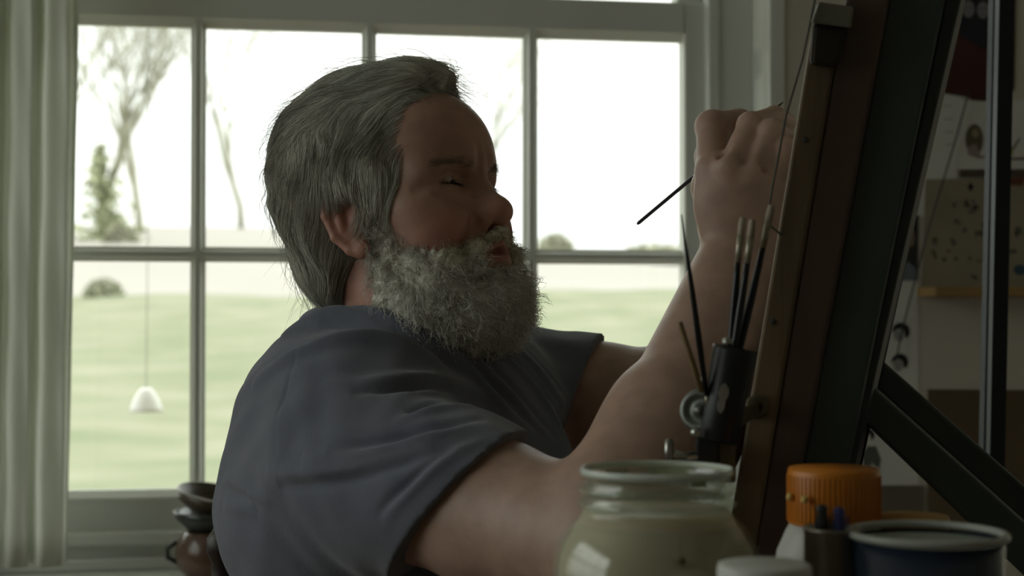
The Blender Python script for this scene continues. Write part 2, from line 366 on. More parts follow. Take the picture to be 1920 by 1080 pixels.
# white bell hung from the eaves, standing in for a reflected indoor lamp
lz = P(274, 772, 4.2); refl_bell = empty('lamp_reflection_bell', lz); tag(refl_bell, 'small white bell on a thin cord standing in for a lamp reflected in the pane', 'reflection')
wenam = mat('white_enamel', (.9, .9, .87), .35)
lathe('bell_shade', [(.0, .066), (.012, .066), (.022, .056), (.034, .036), (.043, .012), (.046, 0), (.044, 0), (.041, .012), (.032, .034), (.02, .052), (0, .060)], wenam, refl_bell, lz, 32)
tube('cord', [lz + V(0, 0, .062), lz + V(.004, 0, .7), lz + V(0, 0, 2.3)], .0012, mat('grey_cord', (.4, .4, .36), .9), refl_bell, 5)
eav = box('eaves_board', (lz[0] - 3.0, 3.35, lz[2] + 2.25), (lz[0] + 4.2, 4.35, lz[2] + 2.31), paint); tag(eav, None, None, None, 'structure')

# ================================================================== sculpting on a distance grid
class Field:
    def __init__(s, xs, ys, zs):
        s.ax = [np.asarray(a, np.float32) for a in (xs, ys, zs)]; s.D = np.full([len(a) for a in s.ax], .05, np.float32)
    def sl(s, lo, hi, pad):
        r = []
        for a, l, h in zip(s.ax, lo, hi):
            i, j = np.searchsorted(a, l - pad), np.searchsorted(a, h + pad); r.append(slice(int(i), int(j)))
        return tuple(r)
    def grids(s, sl):
        return s.ax[0][sl[0]][:, None, None], s.ax[1][sl[1]][None, :, None], s.ax[2][sl[2]][None, None, :]
    def add(s, prim, k=.01):
        fn, lo, hi = prim; q = s.sl(lo, hi, k + .012); x, y, z = s.grids(q)
        if 0 in s.D[q].shape: return
        d = fn(x, y, z).astype(np.float32); a = s.D[q]
        h = np.clip(.5 + .5 * (a - d) / k, 0, 1); s.D[q] = a * (1 - h) + d * h - k * h * (1 - h)
    def sub(s, prim, k=.005):
        fn, lo, hi = prim; q = s.sl(lo, hi, k + .006); x, y, z = s.grids(q)
        if 0 in s.D[q].shape: return
        d = -fn(x, y, z).astype(np.float32); a = s.D[q]
        h = np.clip(.5 + .5 * (d - a) / k, 0, 1); s.D[q] = a * (1 - h) + d * h + k * h * (1 - h)
    def cut(s, p, n):
        x, y, z = s.grids((slice(None),) * 3); s.D = np.maximum(s.D, (x - p[0]) * n[0] + (y - p[1]) * n[1] + (z - p[2]) * n[2]).astype(np.float32)
    def sample(s, pts):
        idx, fr = [], []
        for a, c in zip(s.ax, np.asarray(pts).T):
            i = np.clip(np.searchsorted(a, c) - 1, 0, len(a) - 2); idx.append(i); fr.append(np.clip((c - a[i]) / (a[i + 1] - a[i]), 0, 1))
        i, j, k = idx; u, v, w = fr; D = s.D
        return ((D[i, j, k] * (1 - u) + D[i + 1, j, k] * u) * (1 - v) + (D[i, j + 1, k] * (1 - u) + D[i + 1, j + 1, k] * u) * v) * (1 - w) + \
               ((D[i, j, k + 1] * (1 - u) + D[i + 1, j, k + 1] * u) * (1 - v) + (D[i, j + 1, k + 1] * (1 - u) + D[i + 1, j + 1, k + 1] * u) * v) * w
    def grad(s, pts, e=.003):
        g = np.stack([s.sample(pts + np.eye(3)[i] * e) - s.sample(pts - np.eye(3)[i] * e) for i in range(3)], 1)
        return g / np.maximum(np.linalg.norm(g, axis=1), 1e-9)[:, None]
    def hit(s, px, py, y0=1.0, y1=1.95):
        Ys = np.arange(y0, y1, .002); d = (P(px, py, 1.0) - V(0, 0, CAMZ)); pts = V(0, 0, CAMZ) + Ys[:, None] * d
        v = s.sample(pts); w = np.nonzero(v < 0)[0]
        return pts[w[0]] if len(w) else None
    def surf(s, p, it=8):
        p = np.atleast_2d(np.asarray(p, float)).copy()
        for _ in range(it): p -= s.grad(p) * s.sample(p)[:, None]
        return p
    def groove(s, pts, r, depth, k=.005):
        """carve a crease along points laid on the surface"""
        q = s.surf(pts); q = q + s.grad(q) * (r - depth)
        for i in range(len(q) - 1): s.sub(cone(q[i], q[i + 1], r), k)
    def ridge(s, pts, r, height, k=.01):
        q = s.surf(pts); rr = np.broadcast_to(r, (len(q),)); q = q - s.grad(q) * (rr - height)[:, None]
        for i in range(len(q) - 1): s.add(cone(q[i], q[i + 1], rr[i], rr[i + 1]), k)
    def mesh(s):
        """naive surface nets"""
        D = s.D; S = D < 0; n = D.shape
        c = [S[i:n[0] - 1 + i, j:n[1] - 1 + j, k:n[2] - 1 + k] for i in (0, 1) for j in (0, 1) for k in (0, 1)]
        al = c[0].copy(); an = c[0].copy()
        for q in c[1:]: al &= q; an |= q
        I = np.argwhere(an & ~al); m = len(I); idx = np.full([q - 1 for q in n], -1, np.int32); idx[I[:, 0], I[:, 1], I[:, 2]] = np.arange(m)
        pos = np.zeros((m, 3)); cnt = np.zeros(m)
        cor = [(i, j, k) for i in (0, 1) for j in (0, 1) for k in (0, 1)]
        for a in range(8):
            for b in range(a + 1, 8):
                ca, cb = cor[a], cor[b]
                if sum(abs(u - v) for u, v in zip(ca, cb)) != 1: continue
                A = I + ca; B = I + cb; da = D[A[:, 0], A[:, 1], A[:, 2]]; db = D[B[:, 0], B[:, 1], B[:, 2]]
                w = np.nonzero((da < 0) != (db < 0))[0]; t = (da[w] / (da[w] - db[w]))[:, None]
                pa = np.stack([s.ax[q][A[w, q]] for q in range(3)], 1); pb = np.stack([s.ax[q][B[w, q]] for q in range(3)], 1)
                pos[w] += pa + (pb - pa) * t; cnt[w] += 1
        pos /= cnt[:, None]
        quads = []
        for axn in range(3):
            o1, o2 = [q for q in range(3) if q != axn]
            lo = [slice(None)] * 3; hi = [slice(None)] * 3; lo[axn] = slice(0, -1); hi[axn] = slice(1, None)
            A = S[tuple(lo)]; B = S[tuple(hi)]; E = np.argwhere(A != B)
            E = E[(E[:, o1] > 0) & (E[:, o2] > 0) & (E[:, o1] < n[o1] - 1) & (E[:, o2] < n[o2] - 1)]
            q = []
            for d1, d2 in ((0, 0), (-1, 0), (-1, -1), (0, -1)):
                e = E.copy(); e[:, o1] += d1; e[:, o2] += d2; q.append(idx[e[:, 0], e[:, 1], e[:, 2]])
            q = np.stack(q, 1); ins = S[E[:, 0], E[:, 1], E[:, 2]]
            flip = ins if axn != 1 else ~ins
            q[~flip] = q[~flip][:, ::-1]; quads.append(q)
        F = np.concatenate(quads); F = F[(F >= 0).all(1)]
        return pos, F
def ell(c, r, R=None):
    c = np.asarray(c, float); r = np.asarray(r, float); R = np.eye(3) if R is None else np.asarray(R); e = np.sqrt(((R * r) ** 2).sum(1))
    def fn(x, y, z):
        x, y, z = x - c[0], y - c[1], z - c[2]
        a = [x * R[0, i] + y * R[1, i] + z * R[2, i] for i in range(3)]
        k0 = np.sqrt(sum((a[i] / r[i]) ** 2 for i in range(3))); k1 = np.sqrt(sum((a[i] / r[i] ** 2) ** 2 for i in range(3)))
        return k0 * (k0 - 1) / np.maximum(k1, 1e-6)
    return fn, c - e, c + e
def cone(a, b, ra, rb=None):
    a = np.asarray(a, float); b = np.asarray(b, float); rb = ra if rb is None else rb; d = b - a; dd = max(d.dot(d), 1e-12)
    def fn(x, y, z):
        x, y, z = x - a[0], y - a[1], z - a[2]; t = np.clip((x * d[0] + y * d[1] + z * d[2]) / dd, 0, 1)
        return np.sqrt((x - t * d[0]) ** 2 + (y - t * d[1]) ** 2 + (z - t * d[2]) ** 2) - (ra + (rb - ra) * t)
    m = max(ra, rb); return fn, np.minimum(a, b) - m, np.maximum(a, b) + m
def steps(*seg):
    """axis from (start, end, step) pieces"""
    out = []
    for a, b, h in seg: out.append(np.arange(a, b - 1e-6, h))
    out.append([seg[-1][1]]); return np.concatenate(out)
def poly(pts, r):
    r = list(np.broadcast_to(r, (len(pts),))); return [cone(pts[i], pts[i + 1], r[i], r[i + 1]) for i in range(len(pts) - 1)]

# ------------------------------------------------------------------ the painter: pose
YAW, TILT = math.radians(30), math.radians(15)
f0 = V(math.cos(YAW), -math.sin(YAW), 0); hl = V(math.sin(YAW), math.cos(YAW), 0); up = V(0, 0, 1)
hf = f0 * math.cos(TILT) + up * math.sin(TILT); hu = -f0 * math.sin(TILT) + up * math.cos(TILT)
HR = np.stack([hf, hl, hu], 1)
eye_t = V(.078, -.033, 0); hc = V(0, 1.50, 0); e_off = HR @ eye_t
ew = P(845, 347, 1.50 + e_off[1]); HC = ew - e_off
def H(f, l, u): return HC + HR @ V(f, l, u)
def to_head(p): return (p - HC) @ HR
def he(c, r, R=None): return ell(H(*c), r, HR if R is None else HR @ R)
def hcn(a, b, ra, rb=None): return cone(H(*a), H(*b), ra, rb)
bf = V(math.cos(YAW), -math.sin(YAW), 0); bl = V(math.sin(YAW), math.cos(YAW), 0); BR = np.stack([bf, bl, up], 1)
RSH = P(690, 790, 1.41); RUP = P(655, 880, 1.38); REL = P(1172, 1040, 1.16); RWR = P(1376, 468, 1.325)
LSH = P(978, 748, 1.67); LEL = P(1262, 752, 1.585)
NB = V(-.128, 1.55, 1.02)

# ------------------------------------------------------------------ body
body = Field(steps((-.335, -.245, .004), (-.245, .03, .0018), (.03, .10, .0025), (.10, .27, .002)),
             steps((1.07, 1.28, .0035), (1.28, 1.58, .002), (1.58, 1.80, .005)),
             steps((.60, 1.0, .005), (1.0, 1.075, .003), (1.075, 1.335, .0018)))
body.add(ell((-.104, 1.54, .935), (.132, .175, .120), BR), .02)
body.add(ell((-.086, 1.54, .86), (.166, .20, .115), BR), .05)
body.add(ell((-.045, 1.54, .74), (.140, .185, .13), BR), .04)
body.add(ell((-.113, 1.56, .970), (.095, .14, .058), BR), .04)
body.add(cone(NB + V(.004, -.01, -.02), H(-.02, 0, -.05), .062, .062), .03)
body.add(cone(H(-.005, -.035, -.09), NB + V(.02, -.03, -.01), .032, .040), .03)
body.add(cone(RSH, LSH, .050), .02)
# right arm
el_f = REL * .62 + RWR * .38
UPM = RUP * .45 + REL * .55
for c in poly([RUP, UPM, REL + V(-.006, 0, .006)], [.066, .0585, .052]): body.add(c, .02)
body.add(cone(REL, el_f + V(.002, 0, -.003), .050, .0505), .02); body.add(cone(el_f + V(.002, 0, -.003), RWR, .0505, .0275), .02)
body.add(cone(REL * .9 + RWR * .1 + V(-.022, 0, .018), REL * .6 + RWR * .4 + V(-.014, 0, .006), .040, .036), .02)   # brachioradialis
body.add(cone(el_f + V(.012, .004, 0), RWR + V(.019, .004, -.002), .044, .0235), .015); body.add(cone(RWR + V(.019, .004, -.002), P(1440, 365, 1.318), .0235, .017), .015)
# left arm, forearm dropping to the knee
LWR = V(.10, 1.44, .72)
for c in poly([LSH, LSH * .5 + LEL * .5, LEL], [.056, .0585, .055]): body.add(c, .02)
for c in poly([LEL, LEL * .6 + LWR * .4, LWR], [.052, .050, .030]): body.add(c, .02)
lhd = LWR + V(.01, -.02, -.05)
body.add(cone(LWR, lhd, .026, .028), .015)
for i, o in enumerate((-.030, -.010, .010, .030)):
    a = lhd + V(.012, 0, -.004) + bl * o * .9; b = a + V(.035, -.018, -.022); body.add(cone(a, b, .010, .009), .004); body.add(cone(b, b + V(.008, -.004, -.034), .009, .0075), .003)
body.add(cone(lhd - bl * .035, lhd - bl * .055 + V(.03, -.01, -.02), .012, .009), .006)
# right hand: palm, four fingers, thumb
mcp = [P(1336, 322, 1.322), P(1370, 316, 1.306), P(1408, 328, 1.304), P(1438, 350, 1.314)]
for q, r in zip(mcp, (.0145, .0145, .0140, .0130)): body.add(cone(RWR + (q - RWR) * .12, q, .021, r), .010)
body.add(ell((RWR + mcp[1] + mcp[2]) / 3 + V(-.004, .006, -.004), (.034, .018, .042)), .012)
FG = [  # mcp, pip, dip, tip  and radii
    ([mcp[0], P(1335, 238, 1.348), P(1386, 230, 1.372), P(1424, 236, 1.404)], [.0142, .0138, .0122, .0090]),
    ([mcp[1], P(1408, 236, 1.322), P(1452, 220, 1.352), P(1476, 230, 1.376)], [.0125, .0112, .0100, .0085]),
    ([mcp[2], P(1447, 248, 1.312), P(1474, 262, 1.338), P(1474, 292, 1.356)], [.0122, .0108, .0095, .0080]),
    ([mcp[3], P(1470, 280, 1.308), P(1484, 306, 1.326), P(1477, 332, 1.342)], [.0112, .0098, .0085, .0074])]
for pts, rr in FG:
    for c in poly(pts, rr): body.add(c, .0035)
    body.add(ell(pts[1], (rr[1] * 1.08,) * 3), .004)
for q in mcp: body.add(ell(q + V(-.001, -.004, .002), (.0125, .0115, .0125)), .006)
for a, b in ((0, 1), (1, 2), (2, 3)):                          # hollows between the knuckles
    m1 = (mcp[a] + mcp[b]) / 2 + V(0, -.012, .010); body.sub(cone(m1, m1 + (FG[a][0][1] - mcp[a]) * .35 + V(0, -.003, 0), .0045, .004), .006)
TH_ = [P(1350, 425, 1.338), P(1331, 352, 1.362), P(1332, 292, 1.392), P(1392, 250, 1.410)]
for c in poly(TH_, [.020, .0155, .0130, .0105]): body.add(c, .008)
# head
for c, r, k in (((-.005, 0, .035), (.100, .079, .094), .02), ((.033, 0, -.028), (.060, .066, .076), .03), ((.038, 0, -.080), (.054, .060, .046), .03)):
    body.add(he(c, r), k)
body.add(he((.055, 0, .046), (.041, .064, .046)), .03)          # forehead
body.add(he((.083, 0, .019), (.014, .018, .012)), .012)
for s in (-1, 1):
    body.add(hcn((.083, s * .014, .0225), (.063, s * .055, .0165), .0120, .0115), .014)
    body.add(he((.053, s * .041, -.036), (.031, .030, .032)), .026)
    body.add(he((.043, s * .057, -.012), (.022, .018, .017)), .02)
body.add(hcn((.0855, 0, .006), (.1000, 0, -.026), .0082, .0112), .007)
body.add(hcn((.074, 0, .0), (.085, 0, -.032), .014, .017), .012)
body.add(he((.1010, 0, -.0320), (.0165, .0160, .0148)), .006)
for s in (-1, 1):
    body.add(he((.0890, s * .0172, -.0390), (.0132, .0100, .0116)), .0032)
    body.sub(he((.0930, s * .034, .0035), (.0165, .0210, .0120)), .014)
    body.add(he((.0700, s * .0330, -.001), (.0135, .0165, .0128)), .006)
    body.add(he((.0750, s * .0345, -.0165), (.0090, .0165, .0075)), .005)      # bag under the eye
    body.sub(he((.0985, s * .0080, -.0490), (.0068, .0044, .0056)), .003)
    # ear
    el_ = lambda f, u: (f, s * (.079 + .30 * max(0, .012 - f)), u - .006)
    body.add(he((-.009, s * .0825, -.010), (.0185, .0065, .034), np.array(Matrix.Rotation(s * -.28, 3, 'Z'))), .004)
    rim = [el_(.010, .010), el_(.006, .026), el_(-.010, .034), el_(-.025, .024), el_(-.029, .004), el_(-.024, -.018), el_(-.013, -.034), el_(-.002, -.040)]
    for i in range(len(rim) - 1): body.add(hcn(rim[i], rim[i + 1], .0046), .003)
    body.add(he((-.002, s * .0835, -.041), (.0095, .0058, .0095)), .005)
    body.sub(he((-.007, s * .0945, -.008), (.0120, .0105, .0185)), .003); body.add(hcn((-.017, s * .0875, .010), (-.016, s * .0870, -.020), .0035), .003)
    body.add(he((.0105, s * .080, -.012), (.0055, .0055, .008)), .004)
for u, r in ((-.0625, .0062), (-.0775, .0082)):
    for s in (-1, 1): body.add(hcn((.0870, s * .0210, u - .001), (.0945, 0, u), r * .62, r), .005)
body.sub(he((.1000, 0, -.0695), (.0160, .0180, .0040)), .003)
for s in (-1, 1):
    HL = lambda *q: np.array([H(a, s * b, c) for a, b, c in q])
    body.groove(HL((.082, .027, -.030), (.080, .0275, -.040), (.078, .027, -.049)), .0032, .0028, .003)          # round the nostril wing
    body.groove(HL((.080, .028, -.046), (.074, .036, -.060), (.068, .044, -.076)), .006, .0008, .014)           # fold down to the mouth
    body.groove(HL((.086, .017, -.016), (.080, .027, -.0235), (.072, .040, -.0245), (.064, .050, -.019)), .0042, .0022, .005)  # under the bag
    body.groove(HL((.084, .018, .0075), (.080, .030, .0095), (.070, .046, .0065)), .0028, .0018, .0035)          # lid crease
    body.groove(HL((.0835, .0225, .0005), (.0840, .0290, .0013), (.0815, .0370, .0008), (.0780, .0430, -.0002)), .0014, .0018, .0012)  # the narrowed eye
    body.groove(HL((.064, .054, -.002), (.056, .061, -.008)), .004, .0006, .008)
    body.groove(HL((.095, .008, .012), (.096, .007, .030)), .004, .0007, .006)                                    # frown
bv, bfaces = body.mesh()

# skin colouring: redder nose, cheeks, ears and lips; fairer arms
lh = to_head(bv); g = lambda c, r: np.exp(-(((lh - V(*c)) / V(*r)) ** 2).sum(1))
inhead = np.clip((bv[:, 2] - 1.04) / .05, 0, 1) * (bv[:, 0] < .06)
colr = np.tile(V(.43, .285, .218), (len(bv), 1))
red = np.zeros(len(bv))
for c, r, a in (((.103, 0, -.036), (.018, .02, .015), .7), ((.066, -.045, -.045), (.03, .03, .028), .85), ((.066, .045, -.045), (.03, .03, .028), .85), ((-.01, -.085, -.01), (.03, .02, .045), .7),
                ((.05, 0, .06), (.05, .06, .03), .25), ((-.02, -.05, -.09), (.06, .05, .05), .55)):
    red += a * g(c, r)
red *= inhead
colr += np.clip(red, 0, 1)[:, None] * V(.02, -.095, -.080)
colr = np.where((inhead > .5)[:, None], colr * V(1.02, .93, .90), colr)
lip = np.clip(1.6 * (g((.093, 0, -.070), (.02, .024, .0125))), 0, 1) * inhead
colr = colr * (1 - .75 * lip[:, None]) + .75 * lip[:, None] * V(.36, .155, .135)
def set_col(o, c, name='tint'):
    at = o.data.color_attributes.new(name, 'FLOAT_COLOR', 'POINT'); at.data.foreach_set('color', np.concatenate([np.clip(c, 0, 1), np.ones((len(c), 1))], 1).astype(np.float32).ravel())
skin = mat('weathered_skin', (.4, .24, .18), .48, attr='tint', var=.09, scale=55, bump=.10, bscale=420, spec=.5, sss=.12, detail=5)
person = np_mesh('person', bv, bfaces, skin); set_col(person, colr)
tag(person, 'seated grey-bearded painter in a slate-blue T-shirt raising a thin brush', 'person')
# eyes
for s in (-1, 1):
    ec = H(.0700, s * .0330, -.001)
    e = lathe('eye', [(0, -.0127)] + [(.0127 * math.cos(a), .0127 * math.sin(a)) for a in np.linspace(-1.4, 1.4, 15)] + [(0, .0127)], mat('eye_white', (.58, .52, .47), .4), person, ec, 24)
    gz = HR @ V(1, .06, -.05)
    lathe('iris', [(0, .0131), (.0064, .0115), (.0065, .0104)], mat('grey_blue_iris', (.045, .055, .055), .3), e, ec, 20, frame_to(gz))
    lathe('pupil', [(0, .0134), (.0024, .0131), (.0025, .0118)], mat('pupil_black', (.005, .005, .005), .2), e, ec, 16, frame_to(gz))

# ------------------------------------------------------------------ T-shirt
sh = Field(steps((-.34, .14, .0026)), steps((1.16, 1.46, .0026), (1.46, 1.82, .004)), steps((.62, .80, .005), (.80, 1.13, .0026)))
sh.add(ell((-.104, 1.54, .945), (.152, .20, .140), BR), .02)
sh.add(ell((-.090, 1.54, .87), (.192, .225, .135), BR), .05)
sh.add(ell((-.045, 1.54, .74), (.165, .21, .15), BR), .04)
sh.add(ell((-.115, 1.56, .985), (.118, .165, .075), BR), .05)
sh.add(cone(NB + V(.0, -.01, -.03), NB + V(.004, -.02, .022), .085, .066), .04)
sh.add(cone(RSH, LSH, .070), .03)
sh.add(cone(RSH, RUP * .8 + REL * .2, .076, .078), .03)
CUFF = RUP * .56 + REL * .44
for c in poly([RUP, CUFF + V(.001, 0, .002), RUP * .3 + REL * .7 + V(.001, 0, .002)], [.080, .0710, .0655]): sh.add(c, .03)
LCUF = LSH * .60 + LEL * .40
sh.add(cone(LSH, LSH * .45 + LEL * .55, .077, .0715), .025)
# collar: a rolled rib round the neck
CC = V(-.116, 1.520, 1.042)
ring = [CC + bf * (.080 * math.cos(a)) + bl * (.078 * math.sin(a)) + up * (-.26 * .080 * math.cos(a)) for a in np.linspace(0, 2 * math.pi, 37)]
for i in range(36): sh.add(cone(ring[i], ring[i + 1], .0105), .012)
# folds: laid over the surface as seen in the photograph, then real relief
def lay(pp):
    out = []
    for i in range(len(pp) - 1):
        (x0, y0), (x1, y1) = pp[i], pp[i + 1]; n = max(2, int(math.hypot(x1 - x0, y1 - y0) / 25))
        for t in np.linspace(0, 1, n, endpoint=(i == len(pp) - 2)):
            h = sh.hit(x0 + (x1 - x0) * t, y0 + (y1 - y0) * t)
            if h is not None: out.append(h)
    return np.array(out)
def runs(q):
    if len(q) < 2: return []
    br = np.nonzero(np.linalg.norm(np.diff(q, axis=0), axis=1) > .035)[0] + 1; return [a for a in np.split(q, br) if len(a) > 3]
FOLDS = []
def fold(pp, sg, amp, k=0):
    for q in runs(lay(pp)):
        for _ in range(2): q[1:-1] = (q[:-2] + 2 * q[1:-1] + q[2:]) / 4
        FOLDS.append((q, sg, amp))
def crease(pp, sg, amp, k=0): fold(pp, sg, -amp)
U = lambda pp: [(380 + x_ / 2.524, 586 + y_ / 2.524) for x_, y_ in pp]
fold(U([(250, 300), (300, 180), (440, 75), (620, 22), (760, 28), (900, 66), (1100, 150), (1220, 235)]), .010, .016)
fold(U([(235, 340), (420, 222), (560, 165), (740, 122), (870, 128), (1020, 182), (1160, 272), (1300, 370)]), .009, .011)
crease(U([(480, 180), (600, 135), (700, 98), (820, 88), (960, 118), (1100, 188), (1260, 300)]), .007, .010)
crease(U([(560, 60), (680, 66), (780, 70), (880, 96)]), .006, .004)
fold(U([(560, 330), (760, 338), (900, 320), (1050, 312), (1180, 325), (1310, 375), (1450, 460)]), .009, .005)
crease(U([(700, 385), (900, 360), (1050, 348), (1180, 358), (1330, 415)]), .0065, .007)
crease(U([(960, 480), (1080, 440), (1180, 418), (1290, 420), (1440, 478)]), .006, .005)
fold(U([(900, 520), (1050, 470), (1180, 450), (1300, 455), (1450, 505)]), .007, .004)
crease(U([(600, 660), (780, 632), (900, 600), (1050, 560), (1220, 522), (1470, 495)]), .006, .008)
fold(U([(480, 690), (680, 678), (820, 658), (950, 618), (1100, 578), (1300, 545)]), .008, .006)
crease(U([(360, 815), (560, 808), (720, 785), (880, 742), (1040, 688), (1200, 640)]), .006, .008)
fold(U([(300, 760), (480, 778), (640, 772), (800, 745), (950, 700), (1100, 645)]), .008, .006)
fold(U([(850, 1000), (900, 920), (980, 850), (1080, 760), (1200, 665), (1350, 595)]), .006, .004)
crease(U([(830, 970), (880, 895), (960, 825), (1060, 735), (1180, 655)]), .005, .005)
fold(U([(60, 780), (130, 805), (220, 845), (330, 905), (460, 940)]), .007, .005); crease(U([(60, 815), (140, 842), (230, 882), (340, 935)]), .006, .005)
fold(U([(60, 885), (150, 912), (260, 945), (400, 970)]), .007, .004); fold(U([(160, 470), (280, 482), (420, 470)]), .010, .003); fold(U([(100, 640), (240, 668), (400, 672)]), .010, .003); crease(U([(150, 560), (260, 585), (420, 580)]), .010, .003)
crease(U([(90, 720), (240, 745), (420, 735)]), .009, .003)
for pp in ([(1190, 180), (1280, 290), (1370, 395), (1480, 505), (1580, 600)], [(1250, 180), (1350, 280), (1450, 385), (1560, 510), (1650, 620)], [(1350, 150), (1460, 245), (1570, 350), (1640, 455), (1700, 560)], [(1440, 130), (1540, 225), (1630, 330), (1700, 430), (1760, 520)]):
    fold(U(pp), .0045, .005); crease(U([(x_ + 34, y_ - 12) for x_, y_ in pp]), .0045, .004)
fold(U([(1530, 60), (1560, 150), (1630, 260)]), .005, .005); fold(U([(1610, 75), (1625, 170), (1670, 270)]), .005, .004); crease(U([(1575, 70), (1595, 165), (1650, 265)]), .0045, .004)
fold(U([(1815, 160), (1770, 250), (1700, 360)]), .005, .003); crease(U([(1795, 160), (1745, 255), (1690, 350)]), .0045, .003)
crease([(582, 604), (610, 594), (650, 592), (700, 604), (745, 626), (800, 656)], .0035, .0040); fold([(560, 612), (575, 596), (610, 588), (660, 588)], .006, .004)
crease([(575, 655), (548, 690), (530, 740), (520, 800), (518, 860)], .0028, .0022)             # shoulder seam
crease([(1000, 832), (930, 862), (868, 914), (800, 974), (740, 1046)], .0024, .0016)           # cuff stitching
# fine drape over everything
x, y, z = sh.grids((slice(None),) * 3)
sh.D += (.0011 * np.sin(x * 95 + 40 * z + 3 * np.sin(y * 31)) * np.sin(z * 70 - x * 25 + 2 * np.sin(x * 37)) + .0007 * np.sin(y * 120 + z * 60 + x * 40)).astype(np.float32)
# cuffs and hem
A_ = P(1012, 818, 1.26) - V(0, 0, CAMZ); B_ = P(718, 1046, 1.30) - V(0, 0, CAMZ); ncam = np.cross(B_, A_); ncam /= np.linalg.norm(ncam)
axR = (REL - RUP) / np.linalg.norm(REL - RUP); ncam *= np.sign(ncam.dot(axR))
nR = ncam * .86 + axR * .30; nR /= np.linalg.norm(nR); pR = (P(1012, 818, 1.26) + P(718, 1046, 1.27)) / 2
near_arm = ell(RUP * .25 + REL * .75, (.17, .17, .17))[0](x, y, z)
dR = ((x - pR[0]) * nR[0] + (y - pR[1]) * nR[1] + (z - pR[2]) * nR[2])
sh.D = np.where(near_arm < 0, np.maximum(sh.D, dR), sh.D).astype(np.float32)
axL = (LEL - LSH) / np.linalg.norm(LEL - LSH); A2 = P(1128, 648, 1.62); B2 = P(1076, 755, 1.60)
nL = np.cross(B2 - V(0, 0, CAMZ), A2 - V(0, 0, CAMZ)); nL /= np.linalg.norm(nL); nL *= np.sign(nL.dot(axL)); nL = nL * .8 + axL * .35; nL /= np.linalg.norm(nL); pL = (A2 + B2) / 2
near_l = ell(LEL, (.16, .17, .16))[0](x, y, z); dL = ((x - pL[0]) * nL[0] + (y - pL[1]) * nL[1] + (z - pL[2]) * nL[2])
sh.D = np.where(near_l < 0, np.maximum(sh.D, dL), sh.D).astype(np.float32)
sh.cut(V(0, 0, .66), V(0, 0, -1))
sv, sf = sh.mesh()
def relax(v, f, it, w=.5):
    e = np.concatenate([f[:, [0, 1]], f[:, [1, 2]], f[:, [2, 3]], f[:, [3, 0]]]); cnt = np.maximum(np.bincount(e.ravel(), minlength=len(v)), 1)[:, None]
    for _ in range(it):
        acc = np.stack([np.bincount(e[:, 0], v[e[:, 1], q], len(v)) + np.bincount(e[:, 1], v[e[:, 0], q], len(v)) for q in range(3)], 1); v = v * (1 - w) + acc / cnt * w
    return v
sv = relax(sv, sf, 2)
def displace(v, f):
    nr = sh.grad(v, .006); add = np.zeros(len(v))
    for q, sg, amp in FOLDS:
        m = ((v > q.min(0) - 3.2 * sg) & (v < q.max(0) + 3.2 * sg)).all(1); w = np.nonzero(m)[0]
        if not len(w): continue
        seg = np.linalg.norm(np.diff(q, axis=0), axis=1); cum = np.concatenate([[0], np.cumsum(seg)]); best = np.full(len(w), 9.0); tt = np.zeros(len(w))
        for i in range(len(q) - 1):
            d = q[i + 1] - q[i]; r = v[w] - q[i]; u = np.clip(r @ d / max(d @ d, 1e-12), 0, 1); ds = np.linalg.norm(r - u[:, None] * d, axis=1); b = ds < best; best[b] = ds[b]; tt[b] = (cum[i] + u[b] * seg[i]) / cum[-1]
        add[w] += amp * np.sin(np.pi * tt) ** .7 * np.exp(-(best / sg) ** 2)
    return v + nr * add[:, None]
sv = displace(sv, sf)
shirt_m = mat('slate_blue_jersey', (.115, .125, .155), .9, col2=(.145, .155, .185), scale=14, bump=.35, bscale=700, sheen=.25, spec=.2)
shirt = np_mesh('t_shirt', sv, sf, shirt_m, person); tag(shirt, 'slate blue cotton T-shirt')

# ------------------------------------------------------------------ hair and beard volumes
def head_axes(h): 
    c = HC; return Field(steps((c[0] - .19, c[0] + .17, h)), steps((c[1] - .17, c[1] + .16, h)), steps((c[2] - .21, c[2] + .17, h)))
hair = head_axes(.0022)
hair.add(he((-.020, 0, .040), (.106, .089, .102)), .01)
hair.add(he((-.058, 0, -.030), (.060, .078, .068)), .03)
hair.add(he((-.030, 0, .060), (.098, .086, .088)), .02)
hair.add(he((.030, 0, .118), (.052, .055, .020)), .02)
for s in (-1, 1):
    hair.add(he((.014, s * .076, .020), (.020, .014, .040)), .012); hair.add(he((-.045, s * .074, .030), (.05, .024, .05)), .02)
# locks: shallow furrows that follow the comb direction
X3, Y3, Z3 = hair.grids((slice(None),) * 3)
fl = (X3 - HC[0]) * hf[0] + (Y3 - HC[1]) * hf[1] + (Z3 - HC[2]) * hf[2]; ll = (X3 - HC[0]) * hl[0] + (Y3 - HC[1]) * hl[1] + 0 * Z3; ul = (X3 - HC[0]) * hu[0] + (Y3 - HC[1]) * hu[1] + (Z3 - HC[2]) * hu[2]
hair.D += (.0022 * np.sin((fl + .45 * ul) * 150 + 2.2 * np.sin(ul * 60 + ll * 30)) * np.clip(1 - ul / .11, 0, 1) + .0016 * np.sin(ll * 190 + 2 * np.sin(fl * 50)) * np.clip(ul / .09, 0, 1)).astype(np.float32)
